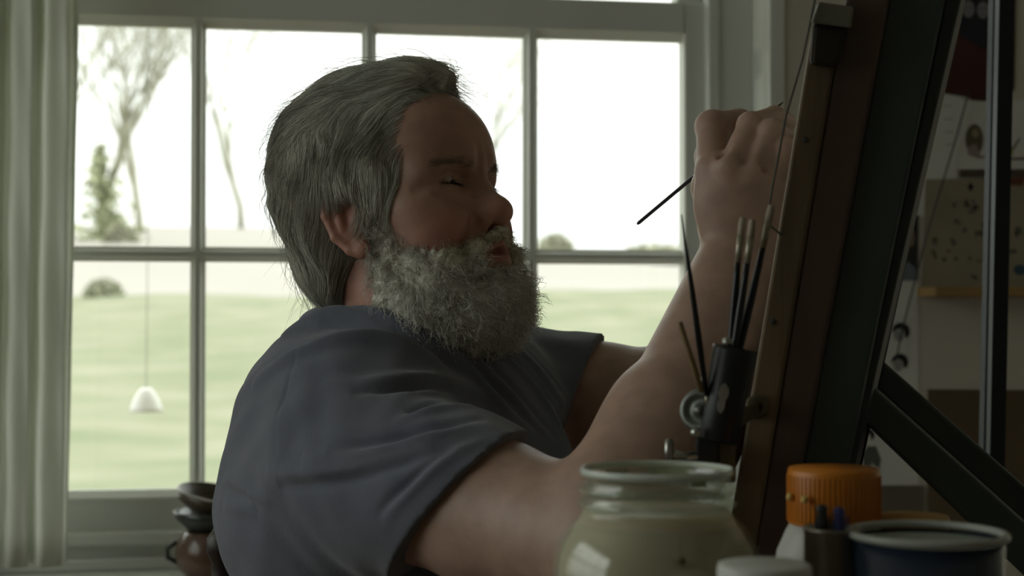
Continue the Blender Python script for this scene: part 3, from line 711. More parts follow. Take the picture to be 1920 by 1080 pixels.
# hairline: clear forehead, temples, ears, neck
hair.sub(he((.118, 0, .018), (.084, .125, .094)), .006)
hair.sub(he((.085, 0, -.075), (.085, .12, .09)), .008)
for s in (-1, 1): hair.sub(he((-.005, s * .098, -.030), (.030, .026, .038)), .006); hair.sub(he((-.012, s * .078, -.088), (.058, .05, .050)), .008)
hair.sub(he((.0, 0, -.135), (.095, .12, .058)), .01)
hv, hfc = hair.mesh()
beard = head_axes(.0022)
beard.add(he((.044, 0, -.108), (.058, .062, .046)), .01)
beard.add(he((.062, 0, -.110), (.036, .042, .034)), .02)
for s in (-1, 1):
    beard.add(he((.026, s * .048, -.080), (.040, .030, .048)), .02); beard.add(he((.012, s * .068, -.030), (.014, .012, .036)), .015)
    beard.add(he((.010, s * .046, -.106), (.034, .026, .034)), .02)
    beard.add(he((.052, s * .046, -.078), (.030, .026, .026)), .015)
    beard.add(hcn((.0985, s * .004, -.0540), (.086, s * .030, -.0690), .0080, .0085), .008); beard.add(hcn((.086, s * .030, -.069), (.076, s * .036, -.088), .0085, .010), .010)
MTH = (.1000, 0, -.0725); MTR = (.036, .0280, .0140)
beard.sub(he(MTH, MTR), .005)
X3, Y3, Z3 = beard.grids((slice(None),) * 3)
beard.D += (.0024 * np.sin((X3 * 1.0 + Y3 * .6) * 330 + 3 * np.sin(Z3 * 120)) * np.sin(Z3 * 190 + 3 * np.sin(X3 * 160 + Y3 * 90)) + .0012 * np.sin(X3 * 700 + Z3 * 300) * np.sin(Z3 * 610 - Y3 * 400)).astype(np.float32)
gv, gfc = beard.mesh()
hair_m = mat('grey_hair', (.3, .3, .27), .6, attr='tint', spec=.35)
def hair_tone(p):
    """one grey all over, whiter at the temples"""
    q = to_head(p); t = (np.exp(-((q[:, 0] - .045) / .022) ** 2) * .6)[:, None]; return V(.52, .505, .43) * (1 - t) + V(.74, .74, .66) * t
def beard_tone(p):
    q = to_head(p); mo = np.exp(-((q[:, 2] + .060) / .016) ** 2) * (q[:, 0] > .07); t = np.clip((-q[:, 2] - .02) / .09, 0, 1)
    a = V(.62, .585, .49) * (1 - t[:, None]) + V(.88, .86, .765) * t[:, None]
    return a * (1 - .6 * mo[:, None]) + .6 * mo[:, None] * V(.60, .53, .36)
ho = np_mesh('hair', hv, hfc, hair_m, person); set_col(ho, hair_tone(hv))
bo = np_mesh('beard', gv, gfc, hair_m, person); set_col(bo, beard_tone(gv))
def surface_points(v, f, n, rg):
    a, b, c, d = (v[f[:, i]] for i in range(4)); ar = np.linalg.norm(np.cross(c - a, d - b), axis=1); i = rg.choice(len(f), n, p=ar / ar.sum()); s, t = rg.random((2, n, 1))
    return (a[i] * (1 - s) + b[i] * s) * (1 - t) + (d[i] * (1 - s) + c[i] * s) * t
def strands_mesh(name, Pts, rad, tone, parent, m):
    """Pts (n, k, 3): three-sided tapering strands"""
    n, k, _ = Pts.shape; T = np.gradient(Pts, axis=1); T /= np.maximum(np.linalg.norm(T, axis=2), 1e-9)[..., None]
    u = np.cross(T, V(.31, .52, .8)); u /= np.maximum(np.linalg.norm(u, axis=2), 1e-9)[..., None]; w = np.cross(T, u)
    tap = np.concatenate([np.linspace(.8, 1, k // 2), np.linspace(1, .25, k - k // 2)])[None, :, None] * rad[:, None, None]
    ringv = np.stack([Pts + tap * (math.cos(a) * u + math.sin(a) * w) for a in (0, 2.094, 4.189)], 2)
    idx = np.arange(n * k * 3).reshape(n, k, 3); F = []
    for j in range(3):
        q = (j + 1) % 3; F.append(np.stack([idx[:, :-1, j], idx[:, :-1, q], idx[:, 1:, q], idx[:, 1:, j]], -1).reshape(-1, 4))
    o = np_mesh(name, ringv.reshape(-1, 3), np.concatenate(F), m, parent); set_col(o, np.repeat(tone, k * 3, 0)); o['kind'] = 'stuff'; return o
rg = np.random.default_rng(5)
# combed head hair: strands that run over the volume, gathered in locks
N, K = 17000, 9
r0 = surface_points(hv, hfc, N, rg); d_body = body.sample(r0); r0 = r0[d_body > -.001]; N = len(r0)
def comb(p):
    q = to_head(p); n = len(q); top = np.clip((q[:, 2] - .075) / .04, 0, 1); frontal = np.clip((q[:, 0] - .015) / .04, 0, 1) * (1 - top); back = np.clip((-q[:, 0] - .03) / .06, 0, 1)
    d = np.zeros((n, 3)); wv = np.sin(q[:, 0] * 55 + q[:, 2] * 28 + 2 * np.sin(q[:, 1] * 40)) * .28 + np.sin(q[:, 2] * 85 - q[:, 0] * 40 + q[:, 1] * 60) * .20
    d[:, 0] = -.50 - .45 * top + .25 * back + wv; d[:, 2] = -.90 * (1 - top) * (1 - .25 * frontal) + .10 * top; d[:, 1] = top * np.sign(q[:, 1]) * .35 + .15 * wv
    return d @ HR.T
gd = r0[rg.choice(N, 420, replace=False)]; own = np.empty(N, int)
for a in range(0, N, 2000): own[a:a + 2000] = ((r0[a:a + 2000, None] - gd[None]) ** 2).sum(2).argmin(1)
lockL = rg.uniform(.030, .075, 420); lockH = rg.uniform(.0, .0045, 420); lock_t = rg.uniform(.70, 1.30, (420, 1))
ln = lockL[own] * rg.uniform(.7, 1.15, N); pts = [r0]; p = r0.copy(); g_ = gd.copy(); lift = lockH[own] + rg.uniform(0, .0022, N) + rg.uniform(0, .010, N) * (rg.random(N) < .05); ph = rg.uniform(0, 6.28, (N, 3))
for i in range(1, K):
    n = hair.grad(p); d = comb(p) + .09 * np.sin(ph + i * .8); d -= n * (d * n).sum(1)[:, None]; d /= np.linalg.norm(d, axis=1)[:, None]
    ng = hair.grad(g_); dg = comb(g_); dg -= ng * (dg * ng).sum(1)[:, None]; dg /= np.linalg.norm(dg, axis=1)[:, None]; g_ = g_ + dg * (lockL / K)[:, None]; g_ = g_ - hair.grad(g_) * hair.sample(g_)[:, None]
    p = p + d * (ln / K)[:, None] + (g_[own] - p) * (.07 * (i / K)); n = hair.grad(p); p = p + n * (np.sin(i / K * 2.6) * lift - hair.sample(p))[:, None]; pts.append(p.copy())
Hs = np.stack(pts, 1); tone = hair_tone(r0) * lock_t[own] * rg.uniform(.75, 1.25, (N, 1)); strands_mesh('hair_strands', Hs, rg.uniform(.00016, .00030, N), tone, ho, hair_m)
# fly-away wisps at the crown, forelock and nape
N2 = 700; r1 = surface_points(hv, hfc, N2 * 6, rg); q1 = to_head(r1); keep = ((q1[:, 2] > .085) | (q1[:, 0] < -.085)); r1 = r1[keep][:N2]; N2 = len(r1)
n1 = hair.grad(r1); d1 = comb(r1); d1 /= np.linalg.norm(d1, axis=1)[:, None]; L1 = rg.uniform(.012, .034, N2)[:, None]; b1 = rg.normal(size=(N2, 3)) * .30
Ws = np.stack([r1 + L1 * t * (d1 + b1 + n1 * .30 * (1 - .8 * t)) for t in np.linspace(0, 1, 7)], 1); strands_mesh('hair_wisps', Ws, rg.uniform(.00010, .00018, N2), hair_tone(r1) * 1.3, ho, hair_m)
r6 = surface_points(hv, hfc, 9000, rg); q6 = to_head(r6); r6 = r6[(q6[:, 0] > .050) & (q6[:, 2] > .085)][:260]; N6 = len(r6); d6 = hf[None] * .75 - hu[None] * .15 + hl[None] * .35 + rg.normal(size=(N6, 3)) * .22; L6 = rg.uniform(.012, .032, (N6, 1))
strands_mesh('forelock_wisps', np.stack([r6 + d6 * L6 * t - hu[None] * L6 * .55 * t * t + hair.grad(r6) * .002 for t in np.linspace(0, 1, 7)], 1), rg.uniform(.00012, .00022, N6), hair_tone(r6) * rg.uniform(.7, 1.1, (N6, 1)), ho, hair_m)
# fine hairs along the hairline, so the edge of the hair thins out into the skin
sel = np.nonzero(inhead > .9)[0]; dh = hair.sample(bv[sel]); qh = to_head(bv[sel]); sel = sel[(dh > 0) & (dh < .008) & (qh[:, 2] > -.01) & (qh[:, 0] > .0)]
N4 = 2600; r4 = bv[rg.choice(sel, N4)] + rg.normal(size=(N4, 3)) * .0008; p = r4.copy(); pts = [r4]; l4 = rg.uniform(.016, .042, N4); lf4 = rg.uniform(.0004, .004, N4)
for i in range(1, 8):
    n = body.grad(p); d = comb(p) + np.clip(1 - i / 4, 0, 1) * .35 * hu[None]; d -= n * (d * n).sum(1)[:, None]; d /= np.linalg.norm(d, axis=1)[:, None]; p = p + d * (l4 / 8)[:, None]
    s_ = np.minimum(hair.sample(p), body.sample(p)); g4 = np.where((hair.sample(p) < body.sample(p))[:, None], hair.grad(p), body.grad(p)); p = p + g4 * np.clip(lf4 * min(1, i / 3) - s_, -.002, .02)[:, None]; pts.append(p.copy())
strands_mesh('hairline_strands', np.stack(pts, 1), rg.uniform(.00010, .00022, N4), hair_tone(r4) * rg.uniform(.8, 1.25, (N4, 1)), ho, hair_m)
sel = np.nonzero(inhead > .5)[0]; dh = beard.sample(bv[sel]); sel = sel[(dh > 0) & (dh < .007)]; qh = to_head(bv[sel]); sel = sel[(qh[:, 2] > -.075) & ((np.abs((qh - V(.1, 0, -.0725)) / V(.04, .026, .013)) ** 2).sum(1) > 1) & (qh[:, 0] < .094)]
N5 = 2200; r5 = bv[rg.choice(sel, N5)] + rg.normal(size=(N5, 3)) * .0008; n5 = body.grad(r5); d5 = -hu[None] * 1.0 + n5 * .35 - hf[None] * .25 + rg.normal(size=(N5, 3)) * .45; l5 = rg.uniform(.005, .013, (N5, 1)); w5 = rg.normal(size=(N5, 3))
strands_mesh('stubble_strands', np.stack([r5 + d5 * l5 * t + w5 * l5 * .15 * np.sin(t * 5) for t in np.linspace(0, 1, 6)], 1), rg.uniform(.00010, .00020, N5), beard_tone(r5) * rg.uniform(.7, 1.2, (N5, 1)), bo, hair_m)
# curly beard
N3, K3 = 24000, 8; r2 = surface_points(gv, gfc, N3, rg); ok = body.sample(r2) > -.002; r2 = r2[ok]; N3 = len(r2); q2 = to_head(r2)
n2 = beard.grad(r2); down = -hu[None] * (.75 + .5 * (q2[:, 0] < .05))[:, None] + hf[None] * np.clip(q2[:, 0] - .03, -.2, .1)[:, None] * 6
mou = (q2[:, 2] > -.075) & (q2[:, 0] > .068)
side = np.sign(q2[:, 1])[:, None] * hl[None]
down = np.where(mou[:, None], -hu[None] * .9 + side * .7 + hf[None] * .2, down)
L3 = rg.uniform(.009, .021, N3) * np.where(mou, .62, 1.0) * np.where(q2[:, 2] > -.05, .8, 1); a3 = rg.normal(size=(N3, 3)); c3 = rg.normal(size=(N3, 3)); w3 = rg.uniform(3, 8, (N3, 1)); p3 = rg.uniform(0, 6.28, (N3, 1))
clump = np.stack([np.sin(r2 @ V(210, 130, 90) + 1.3), np.sin(r2 @ V(-120, 190, 160)), np.sin(r2 @ V(90, -150, 230) + .5)], 1)
d3 = n2 * rg.uniform(.05, .40, (N3, 1)) + down * .8 + rg.normal(size=(N3, 3)) * .22 + clump * .38; d3 /= np.linalg.norm(d3, axis=1)[:, None]
Bs = np.stack([r2 - n2 * .001 + d3 * (L3[:, None] * t) + (a3 * np.sin(w3 * t + p3) - a3 * np.sin(p3) + c3 * (np.cos(w3 * t + p3) - np.cos(p3))) * (L3[:, None] * .12) for t in np.linspace(0, 1, K3)], 1)
inm = (np.abs((to_head(Bs.reshape(-1, 3)) - V(*MTH)) / (V(*MTR) * V(1.2, .92, .85))) ** 2).sum(1).reshape(N3, K3).min(1) > 1
Bs, r2, N3 = Bs[inm], r2[inm], int(inm.sum())
tone3 = beard_tone(r2) * np.where(rg.random((N3, 1)) < .4, rg.uniform(1.0, 1.3, (N3, 1)), rg.uniform(.5, 1.0, (N3, 1)))
strands_mesh('beard_strands', Bs, rg.uniform(.00014, .00030, N3), tone3, bo, hair_m)
# eyebrows
for s in (-1, 1):
    nb = 170; t = rg.random(nb); l = .010 + t * .044; base = np.stack([.090 - .012 * (l / .05) ** 2, s * l, .0225 + .004 * np.sin(t * 3) + rg.normal(0, .0022, nb) - .003 * t], 1) @ HR.T + HC
    base = body.surf(base); n = body.grad(base); d = hl[None] * s * .9 - hf[None] * .3 + hu[None] * rg.uniform(-.25, .3, (nb, 1)) + n * .45; Lb = rg.uniform(.006, .012, (nb, 1))
    S = np.stack([base + d * Lb * q - n * .006 * (Lb / .01) * q * q for q in np.linspace(0, 1, 5)], 1)
    strands_mesh('eyebrow', S, np.full(nb, .00014), np.tile(V(.24, .19, .145), (nb, 1)) * rg.uniform(.6, 1.5, (nb, 1)), person, hair_m)

# eyelashes
for s in (-1, 1):
    nb = 130; t = rg.random(nb); l = .0205 + t * .0275; base = np.stack([.0840 - .0100 * t ** 1.6, s * l, .0010 + .0006 * np.sin(t * 3) - .0020 * t ** 2 + rg.normal(0, .0003, nb)], 1) @ HR.T + HC
    base = body.surf(base); n = body.grad(base); d = n * .8 - hu[None] * rg.uniform(.3, .9, (nb, 1)) + hl[None] * s * (t[:, None] - .3) * .6; Lb = rg.uniform(.0030, .0055, (nb, 1))
    strands_mesh('eyelashes', np.stack([base + n * .0003 + d * Lb * q for q in np.linspace(0, 1, 4)], 1), np.full(nb, .00014), np.tile(V(.08, .066, .052), (nb, 1)), person, hair_m)

# ------------------------------------------------------------------ trousers, shoes, chair
tr = Field(steps((-.36, .56, .006)), steps((1.1, 1.95, .006)), steps((.0, .74, .006)))
HIP = V(-.06, 1.53, .575); lf = V(.985, .17, 0)
tr.add(ell(HIP, (.185, .215, .115), BR), .02)
for s in (-1, 1):
    hp = HIP + bl * s * .10 + up * -.02; kn = HIP + bl * s * .17 + lf * .42 + up * -.02; an = kn + lf * -.02 + up * -.44
    tr.add(cone(hp, kn, .098, .072), .03); tr.add(cone(kn, an + up * .03, .070, .055), .02)
tv, tf = tr.mesh(); np_mesh('trousers', tv, tf, mat('dark_trouser_cloth', (.03, .033, .04), .9, var=.2, scale=20, bump=.2), person)
for s in (-1, 1):
    an = HIP + bl * s * .17 + lf * .40 + up * -.46; so = Field(steps((an[0] - .14, an[0] + .3, .006)), steps((an[1] - .16, an[1] + .2, .006)), steps((0.0, .14, .005)))
    so.add(cone(V(an[0], an[1], .055) - lf * .05, V(an[0], an[1], .045) + lf * .16, .045, .038), .02); so.add(cone(V(an[0], an[1], .06), V(an[0], an[1], .12), .045), .02); so.cut(V(0, 0, .004), V(0, 0, -1))
    v_, f_ = so.mesh(); np_mesh('shoe', v_, f_, mat('brown_shoe_leather', (.05, .028, .016), .45), person)
darkwood = mat('dark_stained_wood', (.022, .016, .012), .45, var=.4, scale=6, stretch=(1, 1, .15), bump=.1)
cseat = V(-.07, 1.535, 0); chair = empty('wooden_chair', cseat); tag(chair, 'dark stained wooden chair the painter sits on, turned back posts', 'chair')
FC = lambda f, l, z: cseat + bf * f + bl * l + up * z
box('seat', (-.21, -.22, .425), (.22, .22, .455), darkwood, chair, .008, FC)
turn = [(.016, 0), (.018, .06), (.013, .10), (.019, .16), (.014, .22), (.017, .34), (.013, .38), (.018, .42)]
for f, l in ((-.18, -.185), (-.18, .185), (.19, -.19), (.19, .19)): lathe('leg', [(0, 0)] + turn + [(0, .43)], darkwood, chair, FC(f, l, 0), 14)
def post(l):
    pr = [(0, 0)] + [(.0155 + .004 * math.sin(z * 95) + (.004 if .30 < z < .34 else 0), z) for z in np.linspace(0.0, .385, 30)] + [(.012, .395), (.017, .405), (.017, .418), (.010, .428), (0, .430)]
    a = FC(-.172, l, .43); b = FC(-.174, l, .86); lathe('back_post', pr, darkwood, chair, a, 16, frame_to(b - a))
for l in (-.13, .165): post(l)
for z in (.56, .70, .80): beam('back_rail', FC(-.173, -.13, z), FC(-.173, .165, z), up, .04 if z > .75 else .025, .016, darkwood, chair, .003)
for a, b in (((-.18, -.185), (-.18, .185)), ((.19, -.19), (.19, .19)), ((-.18, -.185), (.19, -.19)), ((-.18, .185), (.19, .19))): tube('stretcher', [FC(*a, .17), FC((a[0] + b[0]) / 2, (a[1] + b[1]) / 2, .17), FC(*b, .17)], [.009, .012, .009], darkwood, chair)

# ------------------------------------------------------------------ easel, canvas and brush holder
et = V(.32, .95, 0); et /= np.linalg.norm(et); eb = V(et[1], -et[0], 0)
def slab(name, L0, L1, y0, y1, Y, dep, m, parent, bevel=.0025, back=et, off=0.0):
    """a leaning bar; L0, L1: left / right edge as ((x at y=0), (x at y=960)) in the near face at distance Y"""
    ex = lambda Ln, y: Ln[0] + (Ln[1] - Ln[0]) * y / 960
    c = [P(ex(L0, y1), y1, Y), P(ex(L1, y1), y1, Y)]; c2 = [P(ex(L0, y0), y0, Y), P(ex(L1, y0), y0, Y)]; d = back * dep; c = [q_ + et * off for q_ in c]; c2 = [q_ + et * off for q_ in c2]
    return hexa(name, [c[0], c[1], c[1] + d, c[0] + d, c2[0], c2[1], c2[1] + d, c2[0] + d], m, parent, bevel)
tanwood = mat('worn_tan_wood', (.15, .105, .062), .6, col2=(.235, .17, .10), scale=9, stretch=(3, 3, .35), bump=.3, bscale=60)
brownwood = mat('red_brown_wood', (.095, .060, .046), .5, col2=(.135, .088, .068), scale=7, stretch=(3, 3, .3), bump=.15)
greenwood = mat('dark_green_painted_wood', (.055, .072, .064), .5, col2=(.070, .090, .079), scale=6, stretch=(2, 2, .4), bump=.1)
canvas_m = mat('primed_canvas', (.5, .48, .42), .85, var=.08, scale=30, bump=.3, bscale=500)
eb0 = P(1600, 590, 1.25); eb0[2] = 0
L_a = (1531, 1372); L_b = (1584, 1427); L_c = (1666, 1488); L_d = (1770, 1572); L_e = (1802, 1582)
cv = empty('stretched_canvas', P(1420, 1180, 1.3)); tag(cv, 'large canvas on worn wooden stretcher bars resting on the easel', 'canvas')
slab('stretcher_bar', L_a, L_b, 54, 1180, 1.170, .030, tanwood, cv)
slab('canvas_cloth', L_a, (L_a[0] + 12, L_a[1] + 12), 54, 1180, 1.201, .44, canvas_m, cv, .001)
slab('stretcher_bar', (L_a[0] + 13, L_a[1] + 13), L_b, 54, 1180, 1.201, .03, tanwood, cv, off=.41)
for q in (54, 1130): slab('cross_bar', (L_a[0] + 13, L_a[1] + 13), L_b, q, q + 50, 1.201, .41, tanwood, cv)
easel = empty('studio_easel', eb0); tag(easel, 'big dark studio easel with green painted mast and diagonal braces', 'easel')
slab('side_rail', (L_b[0] + 1, L_b[1] + 1), L_c, -170, 2200, 1.172, .05, brownwood, easel)
slab('mast', (L_c[0] + 1, L_c[1] + 1), L_d, -190, 2600, 1.180, .045, greenwood, easel)
slab('mast_shade_side', (L_d[0] + 1, L_d[1] + 1), L_e, -190, 2600, 1.192, .05, mat('black_shade_and_screw', (.045, .052, .049), .5, var=.3, bump=.1), easel)  # black slab stands for the side face of the mast in shade
blk = MATS['black_shade_and_screw']
slab('canvas_ledge', (1395, 1350), (1640, 1600), 1181, 1215, 1.150, .5, brownwood, easel)
def brace(a0, a1, b0, b1, Y0, Y1, t=.045):
    """a brace between an upper edge a0-a1 and a lower edge b0-b1 (pixels), from depth Y0 to Y1"""
    c = [P(*b0, Y0), P(*b1, Y1), P(*b1, Y1) + V(.01, t, 0), P(*b0, Y0) + V(.01, t, 0), P(*a0, Y0), P(*a1, Y1), P(*a1, Y1) + V(.01, t, 0), P(*a0, Y0) + V(.01, t, 0)]
    return hexa('brace', c, greenwood, easel, .003)
k = 1.0
brace((1560, 593), (2660, 1563), (1560, 652), (2660, 1655), 1.36, 1.36); brace((1560, 655), (2500, 1500), (1560, 735), (2500, 1636), 1.215, 1.215)
fl_ = P(2580, 1600, 1.29)
hexa('base_bar', [V(fl_[0] - .09, 1.17, 0), V(fl_[0] - .01, 1.17, 0), V(fl_[0] - .01, 1.45, 0), V(fl_[0] - .09, 1.45, 0), V(fl_[0] - .09, 1.17, fl_[2] + .03), V(fl_[0] - .01, 1.17, fl_[2] + .03), V(fl_[0] - .01, 1.45, fl_[2] + .03), V(fl_[0] - .09, 1.45, fl_[2] + .03)], greenwood, easel, .004)
mb = P(1566 + (1566 - 1748) / 960 * 1640, 2600, 1.2)
hexa('base_bar', [V(mb[0] - .05, 1.10, 0), V(mb[0] + .10, 1.10, 0), V(mb[0] + .10, 1.32, 0), V(mb[0] - .05, 1.32, 0), V(mb[0] - .05, 1.10, mb[2] + .05), V(mb[0] + .10, 1.10, mb[2] + .05), V(mb[0] + .10, 1.32, mb[2] + .05), V(mb[0] - .05, 1.32, mb[2] + .05)], greenwood, easel, .004)
hexa('base_rail', [V(mb[0], 1.24, .02), V(fl_[0] - .05, 1.24, .02), V(fl_[0] - .05, 1.30, .02), V(mb[0], 1.30, .02), V(mb[0], 1.24, .09), V(fl_[0] - .05, 1.24, .09), V(fl_[0] - .05, 1.30, .09), V(mb[0], 1.30, .09)], greenwood, easel, .004)
hexa('top_clamp', [P(1520, 43, 1.150), P(1596, 53, 1.150), P(1596, 53, 1.26), P(1520, 43, 1.26), P(1534, 3, 1.150), P(1602, 13, 1.150), P(1602, 13, 1.26), P(1534, 3, 1.26)], mat('grey_metal_block', (.20, .20, .165), .5, .2, var=.15), easel, .002)
hexa('clamp_arm', [P(1517, 122, 1.158), P(1572, 128, 1.158), P(1572, 128, 1.169), P(1517, 122, 1.169), P(1523, 42, 1.158), P(1590, 52, 1.158), P(1590, 52, 1.169), P(1523, 42, 1.169)], mat('dull_olive_wood', (.030, .024, .013), .6, var=.3), easel, .004)
for px, py in ((1430, 603), (1490, 262)): lathe('screw', [(0, .0008), (.0020, .0008), (.0024, 0), (0, 0)], blk, easel, P(px + 20, py, 1.170), 12, frame_to((0, -1, 0)))
cord_m = mat('grey_string', (.11, .105, .09), .9)
st = tube('canvas_string', [P(1540, -60, 1.146), P(1505, 110, 1.150), P(1474, 215, 1.156), P(1463, 275, 1.16), P(1450, 341, 1.162), P(1440, 400, 1.164), P(1446, 425, 1.167), P(1464, 440, 1.1695)], .0009, cord_m, None, 6); tag(st, 'thin grey string hanging down along the canvas edge', 'string')

# brush holder clamped to the stretcher
blackp = mat('black_plastic', (.012, .014, .013), .42); steel = mat('brushed_steel', (.42, .42, .38), .35, 1.0, var=.1, scale=40); tinm = mat('dull_pewter', (.17, .18, .16), .45, .75, var=.15, scale=30)
HY = 1.115; hb = P(1345, 828, HY); ht = P(1379, 652, HY); hax = (ht - hb) / np.linalg.norm(ht - hb); Lh = np.linalg.norm(ht - hb)
hold = empty('brush_holder', hb); tag(hold, 'black tubular brush holder clamped to the side of the canvas', 'brush holder')
lathe('tube', [(0, 0), (.0140, 0), (.0150, .002), (.0152, Lh * .5), (.0162, Lh - .004), (.0168, Lh), (.0145, Lh), (.0140, Lh - .01), (.0135, .006), (0, .006)], blackp, hold, hb, 32, frame_to(hax))
smear = [(1352, 722), (1360, 718), (1367, 728), (1366, 742), (1360, 752), (1358, 766), (1352, 776), (1345, 770), (1344, 758), (1349, 748), (1346, 736)]
sm_c = HY - .0165
mesh_obj('paint_smear', [P(x_, y_, sm_c + .0000025 * (x_ - 1356) ** 2) for x_, y_ in smear] + [P(x_, y_, sm_c + .002) for x_, y_ in smear], [tuple(range(11))] + [(i, (i + 1) % 11, 11 + (i + 1) % 11, 11 + i) for i in range(11)], mat('dried_white_paint', (.30, .28, .26), .7, var=.25, scale=90), hold)
dc = P(1314, 770, HY + .004); lathe('knob_disc', [(0, -.004), (.0148, -.004), (.0158, -.0025), (.0158, .0025), (.0150, .004), (.011, .0045), (.010, .003), (.004, .003), (.0035, .006), (0, .006)], tinm, hold, dc, 36, frame_to((-.45, -.85, .12)))
hexa('bracket', [P(1301, 905, HY - .004), P(1342, 905, HY - .004), P(1342, 905, HY + .01), P(1301, 905, HY + .01), P(1306, 815, HY - .004), P(1350, 815, HY - .004), P(1350, 815, HY + .01), P(1306, 815, HY + .01)], mat('gunmetal', (.035, .036, .032), .5, .4), hold, .002)
hexa('clamp_plate', [P(1346, 905, HY + .004), P(1380, 905, HY + .004), P(1380, 905, HY + .05), P(1346, 905, HY + .05), P(1345, 822, HY + .004), P(1378, 826, HY + .004), P(1378, 826, HY + .05), P(1345, 822, HY + .05)], mat('old_brass', (.14, .12, .075), .5, .6, var=.2), hold, .002)
tube('thumb_screw', [P(1256, 853, HY), P(1280, 855, HY), P(1308, 857, HY)], [.0042, .0036, .0042], steel, hold, 10)
lathe('screw_wing', [(0, -.008), (.003, -.0075), (.0034, 0), (.003, .0085), (0, .009)], steel, hold, P(1254, 846, HY - .002), 12)
lathe('small_screw', [(0, -.004), (.0034, -.003), (.004, .002), (0, .004)], steel, hold, P(1305, 811, HY - .012), 12, frame_to((-.3, -.9, .2)))
tube('clip_wire', [P(1320, 700, HY), P(1314, 722, HY - .003), P(1322, 742, HY - .003), P(1340, 745, HY)], .0013, steel, hold, 8)
lathe('clamp_washer', [(0, -.003), (.009, -.003), (.0095, 0), (.009, .003), (.0035, .003), (.003, .001), (0, .001)], MATS['old_brass'], hold, P(1418, 763, 1.166), 24, frame_to((0, -1, 0)))
beam('clamp_bar', P(1385, 785, HY + .01), P(1418, 766, 1.164), up, .012, .005, MATS['old_brass'], hold)
lathe('rim_screw', [(0, 0), (.0035, .0), (.004, .004), (.003, .006), (0, .007)], steel, hold, P(1364, 650, HY - .010), 12)
ferr = mat('pale_ferrule_metal', (.38, .34, .27), .4, .6); brist = mat('hog_bristle', (.40, .34, .26), .8, var=.2, scale=200, stretch=(1, 1, .1)); blackl = mat('black_lacquer', (.010, .012, .014), .3)
def brush(name, pb, pf, pt, Yb, Yt, rh, label, group=None, handle=blackl, rb=None):
    a = P(*pb, Yb); f_ = P(*pf, Yb + (Yt - Yb) * .8); t_ = P(*pt, Yt); o = empty(name, a); tag(o, label, 'paintbrush', group); rb = rb or rh
    L_ = f_ - a; tube('handle', [a + L_ * q for q in (0, .2, .45, .7, .9, 1)], [rh * .55, rh * .8, rh, rh * 1.15, rh * .95, rh * .8], handle, o, 12)
    m_ = f_ + (t_ - f_) * .55; tube('ferrule', [f_ - L_ * .02, f_ + (m_ - f_) * .5, m_], [rh * .9, rb, rb * 1.05], ferr, o, 12)
    tube('bristles', [m_ - (m_ - f_) * .04, m_ + (t_ - m_) * .4, m_ + (t_ - m_) * .8, t_], [rb * 1.0, rb * 1.1, rb * 1.05, rb * .85], brist, o, 12); return o
brush('paintbrush', (1356, 812), (1384, 486), (1393, 408), HY, HY + .006, .0026, 'black handled brush standing leftmost of the three in the holder tube')
brush('paintbrush', (1352, 815), (1402, 488), (1411, 412), HY - .004, HY + .0, .0026, 'black handled brush standing between two others in the holder tube')
brush('paintbrush', (1350, 815), (1432, 458), (1447, 385), HY + .004, HY + .006, .0027, 'black handled brush leaning on the canvas edge out of the holder tube')
a = P(1325, 742, HY - .006); t_ = P(1278, 402, HY - .02); o = empty('paintbrush', a); tag(o, 'long black brush handle, pointed end up, held in the clip of the holder', 'paintbrush')
tube('handle', [a + (t_ - a) * q for q in (0, .1, .3, .55, .8, 1)], [.0017, .0020, .0024, .0021, .0012, .0005], blackl, o, 10); tube('ferrule', [a, a + (a - t_) * .05], [.0018, .0016], ferr, o, 10)
a = P(1316, 735, HY - .010); t_ = P(1274, 603, HY - .016); ws = tube('wooden_stick', [t_, t_ + (a - t_) * .03, (a + t_) / 2, a], [.0016, .0021, .0022, .0020], mat('raw_wood', (.23, .16, .075), .6), None, 10); tag(ws, 'short bare wooden stick leaning beside the holder knob', 'stick')
# the brush in his hand: held between thumb and index finger
a = P(1195, 420, 1.352); t_ = P(1469, 191, 1.432); o = empty('fine_paintbrush', a); tag(o, 'thin blue-grey handled detail brush held in the painter\'s raised hand', 'paintbrush')
dv = t_ - a; tube('handle', [a + dv * q for q in (0, .01, .3, .6, .82)], [.0010, .0016, .0017, .0022, .0020], mat('blue_grey_lacquer', (.055, .060, .085), .35), o, 10)
tube('ferrule', [a + dv * .815, a + dv * .94], [.0019, .0012], steel, o, 10); tube('bristles', [a + dv * .935, a + dv * .97, a + dv], [.0011, .0011, .0003], mat('sable', (.05, .04, .03), .8), o, 8)

# ------------------------------------------------------------------ table and the things on it
TZ = .76; oak = mat('old_oak', (.12, .072, .036), .55, var=.3, scale=5, stretch=(.4, 4, 1), bump=.15)
tb = empty('work_table', (.3, .85, 0)); tag(tb, 'wooden work table in front carrying the jars and pots', 'table')
for i in range(5): box('plank', (-.15, .58 + i * .106, TZ - .028), (.98, .58 + i * .106 + .1045, TZ), oak, tb, .002)
for x_ in (-.10, .93):
    for y_ in (.63, 1.06): box('leg', (x_ - .025, y_ - .025, 0), (x_ + .025, y_ + .025, TZ - .028), oak, tb, .003)
for y_ in (.61, 1.06): box('apron', (-.08, y_ - .01, TZ - .12), (.91, y_ + .012, TZ - .028), oak, tb)
def up_at(px, py, Y): return P(px, py, Y)
